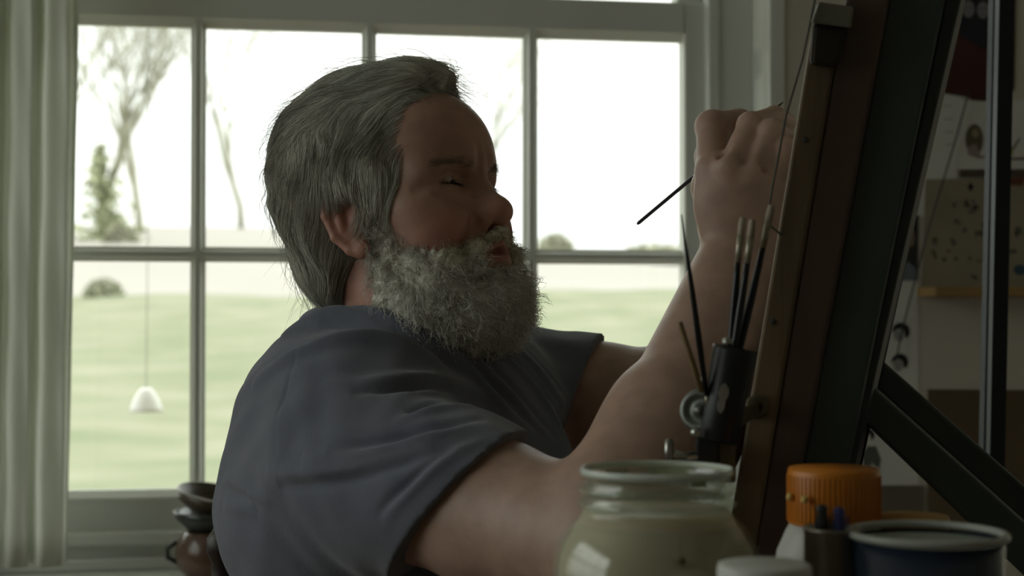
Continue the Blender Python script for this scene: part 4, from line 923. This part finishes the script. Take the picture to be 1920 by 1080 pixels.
# big glass jar of cloudy rinse water
JY = .955; jr = P(1231, 880, JY); jx, jz = jr[0], jr[2]; jh = jz - TZ; sc = JY / 2850
R1 = 141 * sc; RB_ = 197 * sc
jar = empty('glass_jar', (jx, JY, TZ)); tag(jar, 'large wide-mouthed glass jar full of cloudy beige rinse water', 'jar')
jglass = bpy.data.materials.new('jar_glass'); jglass.use_nodes = True; t = jglass.node_tree; t.nodes.clear(); MATS['jar_glass'] = jglass
jo, ja, jd, jg, j1, j2 = (_n(t, 'ShaderNode' + q_) for q_ in ('OutputMaterial', 'BsdfTransparent', 'BsdfDiffuse', 'BsdfGlossy', 'MixShader', 'MixShader'))
ja.inputs[0].default_value = (.96, .98, .95, 1); jd.inputs[0].default_value = (.75, .755, .64, 1); jg.inputs['Roughness'].default_value = .05; j1.inputs[0].default_value = .11; j2.inputs[0].default_value = .06
for a_, b_ in ((ja.outputs[0], j1.inputs[1]), (jd.outputs[0], j1.inputs[2]), (j1.outputs[0], j2.inputs[1]), (jg.outputs[0], j2.inputs[2]), (j2.outputs[0], jo.inputs[0])): t.links.new(a_, b_)
zt = jh; q = lambda dy: jh - dy * sc
outer = [(0, .0), (RB_ * .86, .0), (RB_ * .97, .010), (RB_, .03), (RB_, q(190)), (RB_ * .985, q(165)), (RB_ * .93, q(135)), (RB_ * .84, q(105)), (RB_ * .75, q(88)), (R1 * .995, q(78)), (R1 * .985, q(70)), (R1 * 1.025, q(66)), (R1 * 1.025, q(58)), (R1 * .975, q(52)), (R1 * .975, q(44)), (R1 * 1.015, q(40)), (R1 * 1.01, q(33)), (R1 * .975, q(27)), (R1 * .975, q(12)), (R1 * 1.0, q(8)), (R1 * 1.0, q(2)), (R1 * .985, q(0))]
inner = [(r - .0032, z + (.0 if z > .02 else .006)) for r, z in outer[::-1] if r > 0]
lathe('glass', outer + [(R1 * .96, q(0))] + inner[1:] + [(0, .006)], jglass, jar, (jx, JY, TZ), 72)
lathe('glass_rim', [(R1 * 1.0 + .0012 * math.cos(a), q(3) + .0022 * math.sin(a)) for a in np.linspace(0, 2 * math.pi, 12)[:-1]], mat('rim_glass', (.66, .72, .63), .12, 0, spec=.8), jar, (jx, JY, TZ), 72, None, True)
for zz in (62, 37): lathe('thread', [(R1 * 1.022 + .0016 * math.cos(a), q(zz) + .0020 * math.sin(a)) for a in np.linspace(0, 2 * math.pi, 10)[:-1]], MATS['jar_glass'], jar, (jx, JY, TZ), 60, None, True)
water = mat('cloudy_rinse_water', (.58, .49, .36), .35, col2=(.63, .54, .40), scale=14, spec=.4, sss=.9)
wb_ = water.node_tree.nodes['Principled BSDF']; wb_.inputs['Subsurface Radius'].default_value = (1, .92, .75); wb_.inputs['Subsurface Scale'].default_value = .03
wq = 74
lathe('rinse_water', [(0, .0075), (RB_ * .84, .0075), (RB_ - .006, .02), (RB_ - .0045, .035), (RB_ - .0045, q(190)), (RB_ * .985 - .0045, q(165)), (RB_ * .93 - .0045, q(135)), (RB_ * .84 - .0045, q(105)), (R1 * .955, q(wq)), (R1 * .93, q(wq) + .0003), (0, q(wq) + .0003)], water, jar, (jx, JY, TZ), 64)
stain = mat('dried_paint_film', (.35, .38, .25), .8, var=.25, scale=60)
for a0, a1, z0, z1 in ((-2.25, -1.95, 28, 40), (-1.2, -.95, 8, 20), (.9, 1.6, 10, 24), (1.9, 2.3, 12, 30)):
    n_ = 10; vv = [(jx + (R1 * .963) * math.cos(a), JY + (R1 * .963) * math.sin(a), TZ + q(zz)) for zz in (z1, z0) for a in np.linspace(a0, a1, n_)]; mesh_obj('paint_stain', vv, [(i, i + 1, n_ + i + 1, n_ + i) for i in range(n_ - 1)], stain, jar)
sp = P(1276, 1052, JY - RB_ + .0035); lathe('sediment_speck', [(0, -.003), (.003, -.001), (.003, .001), (0, .003)], mat('brown_speck', (.14, .11, .06), .8), jar, V(sp[0], sp[1] + .001, sp[2]), 10)
# white bottle with the orange cap
OY = 1.05; oc = P(1563, 876, OY); so_ = OY / 2850; bz = oc[2] - TZ; rc = 85 * so_
bot = empty('paint_bottle', (oc[0], OY, TZ)); tag(bot, 'white plastic bottle with a broad orange screw cap', 'bottle')
zc0 = bz - 104 * so_
lathe('bottle_body', [(0, 0), (.038, 0), (.041, .004), (.041, zc0 - .034), (.039, zc0 - .020), (.033, zc0 - .006), (.029, zc0 + .001), (0, zc0 + .001)], mat('white_plastic', (.60, .60, .56), .4), bot, (oc[0], OY, TZ), 48)
orange = mat('orange_plastic', (.62, .215, .022), .38, var=.06, scale=12)
cp = lathe('cap', [(0, zc0), (rc * .99, zc0), (rc, zc0 + .001), (rc, bz - .0025), (rc * .975, bz - .0004), (0, bz)], orange, bot, (oc[0], OY, TZ), 64)
n_ = 60; vv, ff = [], []
for i in range(n_):
    a = 2 * math.pi * i / n_; c_, s_ = math.cos(a), math.sin(a); o_ = len(vv)
    for zz in (zc0 + .002, bz - .005):
        for r_, da in ((rc - .0004, -.018), (rc + .0007, 0), (rc - .0004, .018)): vv.append((oc[0] + r_ * math.cos(a + da), OY + r_ * math.sin(a + da), TZ + zz))
    ff += [(o_, o_ + 1, o_ + 4, o_ + 3), (o_ + 1, o_ + 2, o_ + 5, o_ + 4)]
tag(mesh_obj('grip_ribs', vv, ff, orange, cp), None, None, None, 'stuff')
for px, py in ((1481, 932), (1509, 937)): pp = P(px, py, OY - math.sqrt(max(rc ** 2 - ((px - 1563) * so_) ** 2, 0)) - .001); lathe('cap_blob', [(0, -.0028), (.0022, -.0016), (.0026, .0005), (.0016, .0026), (0, .003)], mat('yellow_blob', (.72, .52, .16), .35), bot, pp, 12)  # two small yellow blobs on the edge of the cap
# pale orange lid further back
pl = P(1712, 966, 1.02); pt_ = empty('lidded_pot', (pl[0], 1.12, TZ)); hz = P(1712, 966, 1.12)[2] - TZ; pX = P(1712, 966, 1.12)[0]; rr_ = 68 * 1.12 / 2850
pt_.location = (pX, 1.12 - .055, TZ); hz = P(1712, 966, 1.065)[2] - TZ; pX = P(1712, 966, 1.065)[0]; rr_ = 66 * 1.065 / 2850; pt_.location = (pX, 1.065, TZ)
tag(pt_, 'low pot with a pale orange lid behind the blue enamel pot', 'pot')
lathe('pot', [(0, 0), (rr_ * .9, 0), (rr_ * .94, .003), (rr_ * .94, hz - .011), (0, hz - .011)], mat('cream_plastic', (.5, .45, .34), .5), pt_, (pX, 1.065, TZ), 40)
lathe('lid', [(rr_ * .95, hz - .012), (rr_, hz - .012), (rr_, hz - .002), (rr_ * .97, hz), (0, hz + .0006)], mat('pale_orange_plastic', (.55, .33, .11), .5), pt_, (pX, 1.065, TZ), 40)
# metal tin with two pens
MY = .945; mc = P(1558, 990, MY); smy = MY / 2850; mh = mc[2] - TZ; mr_ = 50 * smy
tin = empty('steel_tin', (mc[0], MY, TZ)); tag(tin, 'small brushed steel tin holding two pens beside the blue enamel pot', 'tin')
lathe('tin_body', [(0, 0), (mr_ * .97, 0), (mr_, .002), (mr_, mh - .002), (mr_ * 1.03, mh - .001), (mr_ * 1.03, mh + .0008), (mr_ * .96, mh), (mr_ * .95, .004), (0, .004)], mat('tin_metal', (.36, .34, .29), .32, .9, var=.12, scale=25), tin, (mc[0], MY, TZ), 40)
for px, py, cc, lab in ((1541, 951, (.03, .032, .03), 'black capped pen standing in the steel tin'), (1573, 956, (.035, .045, .17), 'blue capped pen standing in the steel tin')):
    tp = P(px, py, MY); b_ = V(mc[0] + (.006 if px > 1560 else -.004), MY + .004, TZ + .006); d_ = tp - b_; Lp = np.linalg.norm(d_); o = empty('pen', b_); tag(o, lab, 'pen'); R_ = frame_to(d_)
    lathe('barrel', [(0, 0), (.0028, 0), (.0036, .004), (.0036, Lp - .028), (0, Lp - .028)], mat('pen_barrel', (.25, .25, .24), .3), o, b_, 14, R_)
    lathe('pen_cap', [(0, Lp - .030), (.0043, Lp - .030), (.0043, Lp - .008), (.0034, Lp - .004), (.0040, Lp - .001), (.003, Lp + .001), (0, Lp + .002)], mat(lab.split()[0] + '_pen_cap', cc, .3), o, b_, 14, R_)
    beam('clip', b_ + R_ @ V(.0048, -.001, Lp - .026), b_ + R_ @ V(.0052, -.001, Lp - .004), R_ @ V(0, 1, 0), .0024, .001, MATS[lab.split()[0] + '_pen_cap'], o, 0)
# dark blue enamel pot with white rim
BY = .935; bc = P(1738, 998, BY); sb_ = BY / 2850; bh = bc[2] - TZ; br_ = 146 * sb_
pot = empty('enamel_pot', (bc[0], BY, TZ)); tag(pot, 'dark blue enamel pot with a rolled white rim and white inside', 'pot')
navy = mat('navy_enamel', (.020, .032, .055), .22, col2=(.028, .045, .070), scale=9, coat=.3)
lathe('pot_body', [(0, 0), (br_ * .86, 0), (br_ * .90, .004), (br_ * .965, bh - .004), (br_ * .955, bh - .004), (br_ * .945, bh - .010)], navy, pot, (bc[0], BY, TZ), 64)
lathe('pot_lining', [(br_ * .955, bh - .004), (br_ * .945, bh - .010), (br_ * .87, .008), (0, .006)], mat('white_enamel_lining', (.45, .47, .43), .3), pot, (bc[0], BY, TZ), 64)
lathe('milky_water', [(0, bh - .0062), (br_ * .945, bh - .0060)], mat('pale_grey_rinse', (.40, .43, .38), .25), pot, (bc[0], BY, TZ), 48)
lathe('rim', [(br_ * .975 + .0026 * math.cos(a), bh - .001 + .0024 * math.sin(a)) for a in np.linspace(0, 2 * math.pi, 13)[:-1]], MATS['white_enamel_lining'], pot, (bc[0], BY, TZ), 64, None, True)
# white lidded jar in front
FY = .84; fc = P(1433, 1056, FY); sf_ = FY / 2850; fh = fc[2] - TZ; fr_ = 88 * sf_
wj = empty('white_lidded_jar', (fc[0], FY, TZ)); tag(wj, 'small jar with a plain white screw lid in front of the rinse jar', 'jar')
lathe('jar_body', [(0, 0), (fr_ * .98, 0), (fr_ * 1.02, .004), (fr_ * 1.02, fh - .03), (fr_ * .94, fh - .022), (fr_ * .94, fh - .014), (0, fh - .014)], mat('milky_jar', (.50, .50, .45), .3), wj, (fc[0], FY, TZ), 48)
lathe('lid', [(fr_ * .95, fh - .018), (fr_ * 1.0, fh - .018), (fr_, fh - .003), (fr_ * .97, fh - .0005), (fr_ * .9, fh), (0, fh)], mat('white_lid', (.66, .66, .61), .4), wj, (fc[0], FY, TZ), 48)

# ------------------------------------------------------------------ curtain
cur_m = bpy.data.materials.new('cream_curtain_cloth'); cur_m.use_nodes = True; t = cur_m.node_tree; b_ = t.nodes['Principled BSDF']; b_.inputs['Base Color'].default_value = (.85, .86, .80, 1); b_.inputs['Roughness'].default_value = .95
tl_ = _n(t, 'ShaderNodeBsdfTranslucent'); tl_.inputs[0].default_value = (.85, .87, .80, 1); ms = _n(t, 'ShaderNodeMixShader'); ms.inputs[0].default_value = .45
nw = _n(t, 'ShaderNodeTexNoise'); nw.inputs['Scale'].default_value = 300; bw = _n(t, 'ShaderNodeBump'); bw.inputs['Strength'].default_value = .15; bw.inputs['Distance'].default_value = .001
t.links.new(nw.outputs[0], bw.inputs['Height']); t.links.new(bw.outputs[0], b_.inputs['Normal'])
t.links.new(b_.outputs[0], ms.inputs[1]); t.links.new(tl_.outputs[0], ms.inputs[2]); t.links.new(ms.outputs[0], t.nodes['Material Output'].inputs[0])
CD = REV + .075
cs1 = on_wall(150, 300, CD)[0]; cs1b = on_wall(130, 1000, CD)[0]; cs0 = on_wall(-170, 300, CD)[0]; cz0 = on_wall(70, 1061, CD)[1]; cz1 = 2.22
nu, nv = 150, 30; vv = []
for side_ in (0, 1):
    for j in range(nv):
        tz = j / (nv - 1); z_ = cz0 + (cz1 - cz0) * tz
        for i in range(nu):
            u_ = i / (nu - 1); e1 = cs1b + (cs1 - cs1b) * min(1, tz * 1.9); s_ = cs0 + (e1 - cs0) * u_
            w_ = .021 * math.sin(u_ * 2 * math.pi * 4.6 + 1.1 + .5 * math.sin(u_ * 9) + .35 * tz) + .009 * math.sin(u_ * 2 * math.pi * 9.7 + 2 * tz + 1.0) + .003 * math.sin(z_ * 23 + u_ * 40)
            s_ += .008 * math.sin(u_ * 2 * math.pi * 4.6 + .4) * (1 - .4 * tz); w_ *= (.75 + .25 * (1 - tz))
            vv.append(W(s_, CD + w_ + side_ * .0016, z_))
idx = np.arange(nu * nv).reshape(nv, nu); f1 = np.stack([idx[:-1, :-1], idx[:-1, 1:], idx[1:, 1:], idx[1:, :-1]], -1).reshape(-1, 4); ff = [tuple(q) for q in f1] + [tuple((q + nu * nv)[::-1]) for q in f1]
bnd = list(idx[0]) + list(idx[1:, -1]) + list(idx[-1, ::-1][1:]) + list(idx[::-1, 0][1:-1])
for i in range(len(bnd)): a, b = bnd[i], bnd[(i + 1) % len(bnd)]; ff.append((b, a, a + nu * nv, b + nu * nv))
cur = empty('curtain', W(cs0, CD, cz0)); tag(cur, 'long cream cotton curtain hanging in folds beside the sash window', 'curtain')
cl = mesh_obj('cloth', vv, ff, cur_m, cur, True)
hemv = [W(cs0 + (cs1b - cs0) * u_, CD + .030 * math.sin(u_ * 2 * math.pi * 4.6 + 1.1 + .5 * math.sin(u_ * 9)), cz0 + .045) for u_ in np.linspace(0, .99, 60)]
rod = empty('curtain_rod', W(cs0, CD, cz1 + .03)); tag(rod, 'slim white rod the cream curtain hangs from', 'curtain rod')
tube('rod', [W(cs0 - .1, CD, cz1 + .012), W(0, CD, cz1 + .012), W(s_fr + .15, CD, cz1 + .012)], .011, paint, rod, 12)
for s_ in (cs0 - .05, s_fr + .1): tube('wall_bracket', [W(s_, REV - .01, cz1 + .012), W(s_, (REV + CD) / 2, cz1 + .012), W(s_, CD, cz1 + .012)], .008, paint, rod, 10)
lathe('finial', [(0, -.02), (.018, -.012), (.02, 0), (.018, .012), (0, .02)], paint, rod, W(s_fr + .16, CD, cz1 + .012), 16)

# ------------------------------------------------------------------ pots stacked on the window board
BD = .13
def sillpt(px): s_, _ = on_wall(px, 1060, BD); return W(s_, BD, z_sill)
pc = sillpt(396); kz = lambda py: on_wall(380, py, BD)[1] - z_sill
brown = mat('brown_stoneware', (.085, .045, .028), .3, col2=(.12, .07, .045), scale=10, coat=.4); celad = mat('pale_green_glaze', (.30, .33, .27), .25, coat=.3); dkgreen = mat('dark_green_glaze', (.035, .042, .034), .3, var=.25, scale=15, coat=.3)
p0 = empty('stoneware_pot', pc); tag(p0, 'round brown stoneware pot with a small lug handle at the bottom of the stack', 'pot')
h0 = kz(994); rb_ = .060
lathe('pot_body', [(0, 0), (.042, 0), (.045, .006), (rb_ * .93, h0 * .22), (rb_, h0 * .45), (rb_ * .96, h0 * .72), (rb_ * .80, h0 * .95), (rb_ * .72, h0), (rb_ * .66, h0), (rb_ * .7, h0 * .9), (0, h0 * .2)], brown, p0, pc, 40)
tube('lug_handle', [pc + V(-rb_ * .93, -.004, h0 * .30), pc + V(-rb_ - .012, -.006, h0 * .42), pc + V(-rb_ - .013, -.006, h0 * .62), pc + V(-rb_ * .95, -.004, h0 * .76)], .0045, dkgreen, p0, 10)
h1 = kz(956); p1 = pc + V(0, 0, h0 - .001); b1_ = empty('glazed_bowl', p1); tag(b1_, 'dark green glazed bowl stacked between the stoneware pot and the tilted bowl', 'bowl')
hh = h1 - h0
lathe('bowl', [(0, 0), (.036, 0), (.040, .004), (.058, hh * .6), (.064, hh), (.061, hh), (.054, hh * .6), (0, hh * .2)], dkgreen, b1_, p1, 40)
p2 = pc + V(-.002, 0, h1 - .012); b2 = empty('tilted_bowl', p2); tag(b2, 'brown bowl with a white rim lying tilted on top of the stack', 'bowl')
Rt = np.array(Matrix.Rotation(.20, 3, 'Y') @ Matrix.Rotation(.10, 3, 'X')); h2 = .038
lathe('bowl', [(0, 0), (.030, 0), (.034, .004), (.056, h2 * .55), (.062, h2), (.059, h2), (.052, h2 * .55), (0, h2 * .18)], mat('olive_brown_glaze', (.075, .058, .036), .35, var=.3, scale=12), b2, p2 + V(0, 0, .004), 40, Rt)
lathe('rim', [(.0605 + .0019 * math.cos(a), h2 + .0017 * math.sin(a)) for a in np.linspace(0, 2 * math.pi, 11)[:-1]], mat('pale_rim', (.30, .30, .25), .25), b2, p2 + V(0, 0, .004), 40, Rt, True)  # rim ring coloured paler than the bowl

# ------------------------------------------------------------------ wall to the right of the window: shelf, sheets, prints
def WF(d): return lambda s_, z_, dd=0.0: W(s_, d + dd, z_)
def px_poly(pts, d): return [on_wall(x_, y_, d) for x_, y_ in pts]
papr = mat('white_cartridge_paper', (.68, .69, .65), .9, var=.04, scale=6); beig = mat('buff_drawing_paper', (.30, .26, .19), .9, var=.12, scale=7)
def sheet(name, pts, d, m, label, cat, group=None, th=.0008):
    q_ = px_poly(pts, d); n_ = len(q_); F_ = WF(d)
    o = mesh_obj(name, [F_(a, b, -th) for a, b in q_] + [F_(a, b) for a, b in q_], [tuple(range(n_ - 1, -1, -1)), tuple(range(n_, 2 * n_))] + [(i, (i + 1) % n_, n_ + (i + 1) % n_, n_ + i) for i in range(n_)], m); tag(o, label, cat, group); return o
def mark(name, pts, d, m, parent):
    q_ = px_poly(pts, d); F_ = WF(d); return mesh_obj(name, [F_(a, b) for a, b in q_], [tuple(range(len(q_)))], m, parent)
def oval(cx, cy, rx, ry, n=18, a0=0.0, a1=2 * math.pi, rot=0.0): return [(cx + rx * math.cos(a) * math.cos(rot) - ry * math.sin(a) * math.sin(rot), cy + rx * math.cos(a) * math.sin(rot) + ry * math.sin(a) * math.cos(rot)) for a in np.linspace(a0, a1, n, endpoint=(a1 - a0 < 6))]
ink = mat('dark_ink', (.022, .022, .022), .9); inkg = mat('grey_pencil', (.12, .12, .11), .9); D0 = REV + .001
tall = sheet('drawing_sheet', [(1560, 525), (1722, 522), (1722, 909), (1560, 911)], D0, papr, 'tall white sheet with three ink portrait sketches pinned behind the easel', 'drawing')
def portrait(cx, cy, r, par, d):
    mark('sketched_hair', oval(cx + 2, cy - 2, r, r * 1.02, 20, math.pi * .95, math.pi * 2.25) + [(cx + r * .62, cy + r * .5), (cx + r * .5, cy - r * .2), (cx, cy - r * .5), (cx - r * .6, cy - r * .25)], d, ink, par)
    mark('sketched_face', oval(cx - 1, cy + r * .18, r * .66, r * .82), d - .0002, mat('paper_grey_wash', (.36, .36, .34), .9), par)
    for dx in (-.3, .22): mark('sketched_eye', oval(cx + dx * r, cy + r * .02, r * .14, r * .06, 8), d + .0001, ink, par)
    mark('sketched_nose', [(cx - .1 * r, cy + .1 * r), (cx - .02 * r, cy + .1 * r), (cx - .02 * r, cy + .35 * r), (cx - .2 * r, cy + .35 * r)], d + .0001, inkg, par)
    mark('sketched_mouth', oval(cx - r * .05, cy + r * .58, r * .22, r * .05, 8), d + .0001, ink, par)
D1 = D0 + .0006
portrait(1687, 624, 17, tall, D1); portrait(1685, 681, 16, tall, D1)
mark('sketched_coat', [(1616, 852), (1626, 838), (1642, 836), (1652, 862), (1648, 880), (1634, 868), (1620, 878)], D1, inkg, tall); mark('sketched_hair', oval(1628, 816, 12, 12, 14, math.pi * .9, math.pi * 2.3) + [(1630, 812)], D1, ink, tall); mark('sketched_collar', [(1624, 838), (1632, 836), (1634, 872), (1626, 884)], D1 + .0002, inkg, tall)
shA = sheet('drawing_sheet', [(1690, 166), (1805, 172), (1790, 408), (1690, 405)], D0, papr, 'white sheet with faint pencil writing pinned above the small dark photograph', 'drawing')
for i in range(4): mark('pencil_line', [(1768 + i * 2, 198 + i * 24), (1786 + i, 198 + i * 24), (1786 + i, 200 + i * 24), (1768 + i * 2, 200 + i * 24)], D1, mat('faint_pencil', (.33, .33, .31), .9), shA)
shB = sheet('drawing_sheet', [(1796, 188), (1990, 188), (1990, 318), (1790, 318)], D0 + .0012, papr, 'white sheet with small coloured figure sketches behind the upright post', 'drawing'); D2 = D0 + .0018
mark('figure_outline', oval(1827, 262, 17, 30, 20), D2, mat('sepia_wash', (.12, .10, .065), .9), shB); mark('figure_robe', [(1814, 275), (1830, 270), (1838, 290), (1852, 296), (1835, 298), (1815, 290)], D2 + .0002, mat('pale_pink_wash', (.30, .24, .22), .9), shB); mark('figure_face', oval(1829, 250, 6, 8, 12), D2 + .0003, mat('ochre_wash', (.34, .27, .17), .9), shB)
mark('flower', oval(1893, 284, 7, 9, 12), D2, mat('yellow_wash', (.42, .38, .04), .9), shB); mark('flower_stem', [(1897, 278), (1912, 258), (1914, 260), (1900, 282)], D2, inkg, shB); mark('flower_pot', [(1890, 296), (1940, 294), (1940, 300), (1894, 300)], D2, mat('brown_wash', (.12, .08, .06), .9), shB)
shC = sheet('drawing_sheet', [(1736, 336), (1990, 330), (1990, 541), (1728, 541)], D0 + .0024, beig, 'buff sheet covered with small ink doodles standing on the wooden shelf', 'drawing'); D3 = D0 + .0030
rgd = random.Random(4)
mark('ink_blot', [(1820, 342), (1826, 350), (1820, 360), (1814, 350)], D3, ink, shC)
for cx, cy, r in ((1790, 384, 7), (1818, 382, 10), (1795, 418, 6), (1808, 430, 6), (1824, 394, 9), (1752, 452, 7), (1756, 478, 8), (1772, 486, 6), (1778, 470, 5), (1792, 485, 5), (1784, 455, 8), (1835, 440, 8), (1846, 422, 6), (1818, 485, 4), (1836, 488, 5), (1826, 520, 6), (1900, 470, 8), (1908, 435, 9), (1912, 505, 12)):
    for _ in range(6):
        x_, y_ = cx + rgd.uniform(-r, r) * .7, cy + rgd.uniform(-r, r) * .7; w_ = rgd.uniform(.3, .75) * r; a_ = rgd.uniform(0, 3.1)
        mark('ink_doodle', oval(x_, y_, w_, w_ * rgd.uniform(.25, .8), 8, rot=a_), D3 + rgd.uniform(0, .0003), rgd.choice((mat('soft_brown_ink', (.075, .068, .055), .9), inkg, mat('olive_pencil', (.16, .14, .08), .9))), shC)
mark('blue_patch', oval(1912, 506, 12, 10, 12), D3 + .0005, mat('blue_wash', (.05, .09, .12), .9), shC)
strip = sheet('card_strip', [(1800, 318), (1990, 316), (1990, 330), (1800, 332)], D0 + .0036, mat('brown_card', (.10, .075, .06), .9, var=.2), 'narrow brown card strip along the top of the buff sheet', 'card')
rd = sheet('card_label', [(1885, 333), (1922, 331), (1918, 348), (1888, 346)], D0 + .0036, mat('dull_red_card', (.14, .05, .03), .9), 'small dull red card right of the upright post', 'card')
ph_ = sheet('photo_print', [(1660, 404), (1722, 404), (1720, 524), (1660, 526)], D0 + .0012, mat('dark_photo_paper', (.022, .023, .024), .5, var=.3, scale=14), 'small dark photograph of a person pinned above the tall white sheet', 'photograph')
mark('print_face', oval(1708, 445, 7, 18), D2 + .0002, mat('print_skin', (.22, .16, .12), .8), ph_); mark('print_shirt', [(1680, 526), (1690, 498), (1702, 490), (1716, 502), (1719, 526)], D2 + .0002, mat('print_grey_blue', (.16, .19, .22), .8), ph_)
po = sheet('poster', [(1752, -60), (1906, -60), (1902, 168), (1856, 190), (1822, 188), (1815, 182), (1752, 172)], D0 + .0024, mat('dark_red_print', (.060, .016, .014), .7, var=.2, scale=5), 'dark red poster with a photograph of people in dark clothes', 'poster')
mark('print_clothes', [(1800, -55), (1903, -55), (1900, 150), (1858, 158), (1853, 88), (1840, 92), (1818, 78), (1800, 66)], D0 + .0028, mat('print_navy', (.016, .018, .028), .7, var=.3, scale=20), po)
for cx, cy in ((1816, 16), (1843, 18)): mark('print_hair', oval(cx, cy - 9, 13, 15), D0 + .0030, ink, po); mark('print_face', oval(cx, cy + 1, 11, 16), D0 + .0032, mat('print_pale_face', (.24, .22, .24), .8), po); [mark('print_eye', oval(cx + q_, cy - 2, 2.2, .9, 8), D0 + .0034, ink, po) for q_ in (-4, 4)]; mark('print_mouth', oval(cx, cy + 9, 3.4, .8, 8), D0 + .0034, inkg, po)
s0_, z1_ = on_wall(1720, 539, D0); s1_, _ = on_wall(1990, 539, D0); z0_ = on_wall(1800, 557, D0)[1]
shelf = box('shelf', (s0_, REV - .002, z0_), (s1_, REV + .075, z1_), mat('honey_pine', (.30, .19, .065), .55, var=.2, scale=5, stretch=(.3, 1, 3)), None, .002, W); tag(shelf, 'honey coloured pine shelf fixed to the wall behind the upright post', 'shelf')
cb = sheet('cardboard_panel', [(1741, 730), (1990, 732), (1990, 1010), (1741, 1010)], D0 + .004, mat('brown_cardboard', (.125, .088, .050), .9, var=.12, scale=3), 'brown cardboard panel leaning on the wall below the pine shelf', 'cardboard', th=.004)
cb2 = sheet('grey_board', [(1600, 911), (1732, 911), (1732, 1010), (1600, 1010)], D0 + .004, mat('grey_brown_board', (.155, .13, .10), .9, var=.1), 'grey-brown board below the tall white portrait sheet', 'board', th=.004)
sA, _ = on_wall(1600, 1010, D0); sB, zB = on_wall(1990, 1010, D0)
cab = empty('low_cupboard', W((sA + sB) / 2, REV + .1, 0)); tag(cab, 'low painted cupboard against the wall behind the easel braces', 'cupboard')
box('carcass', (sA - .1, REV, 0), (sB, REV + .10, zB), paint_dim, cab, .003, W)
for a, b in ((sA - .09, (sA + sB) / 2 - .05), ((sA + sB) / 2 - .045, sB - .01)): dr = box('door', (a, REV + .099, .06), (b, REV + .115, zB - .02), paint_dim, cab, .003, W); lathe('knob', [(0, 0), (.006, 0), (.006, .012), (.013, .018), (.011, .026), (0, .028)], darkwood, dr, W(b - .05, REV + .114, zB - .2), 14, frame_to(wN))
wc = tube('hanging_cord', [W(*(lambda q: (q[0], D0 + .012, q[1]))(on_wall(x_, y_, D0 + .012))) for x_, y_ in ((1818, 168), (1790, 268), (1765, 350), (1738, 440), (1712, 540), (1692, 618), (1680, 676))], .0016, mat('dark_cord', (.05, .05, .048), .9), None, 6); tag(wc, 'thin dark cord hanging slantwise across the pinned sheets', 'cord')
# upright post of a lighting stand
SY = 2.0; pa = P(1880, -60, SY); pb_ = P(1861, 860, SY); dirp = (pa - pb_) / (pa[2] - pb_[2]); fo = pb_ - dirp * pb_[2]; tp_ = pb_ + dirp * (2.05 - pb_[2])
ls = empty('lighting_stand', fo); tag(ls, 'tall dark upright stand in front of the pinned sheets and pine shelf', 'stand')
beam('upright', fo + V(0, 0, .02), tp_, V(1, .16, 0), .0215, .030, mat('dark_blue_steel', (.018, .022, .028), .4, .3), ls, .001)
beam('edge_strip', fo + V(-.0128, .004, .04), tp_ + V(-.0128, .004, -.03), V(1, .3, 0), .0024, .012, MATS['dark_blue_steel'], ls, .0006)
for k_ in range(3): a_ = .6 + k_ * 2.094; beam('stand_leg', fo + V(0, 0, .45), fo + V(.34 * math.cos(a_), .34 * math.sin(a_), .012), V(-math.sin(a_), math.cos(a_), 0), .02, .012, MATS['dark_blue_steel'], ls)
lathe('collar', [(0, -.03), (.028, -.03), (.028, .03), (0, .03)], MATS['dark_blue_steel'], ls, fo + V(0, 0, .47), 20)
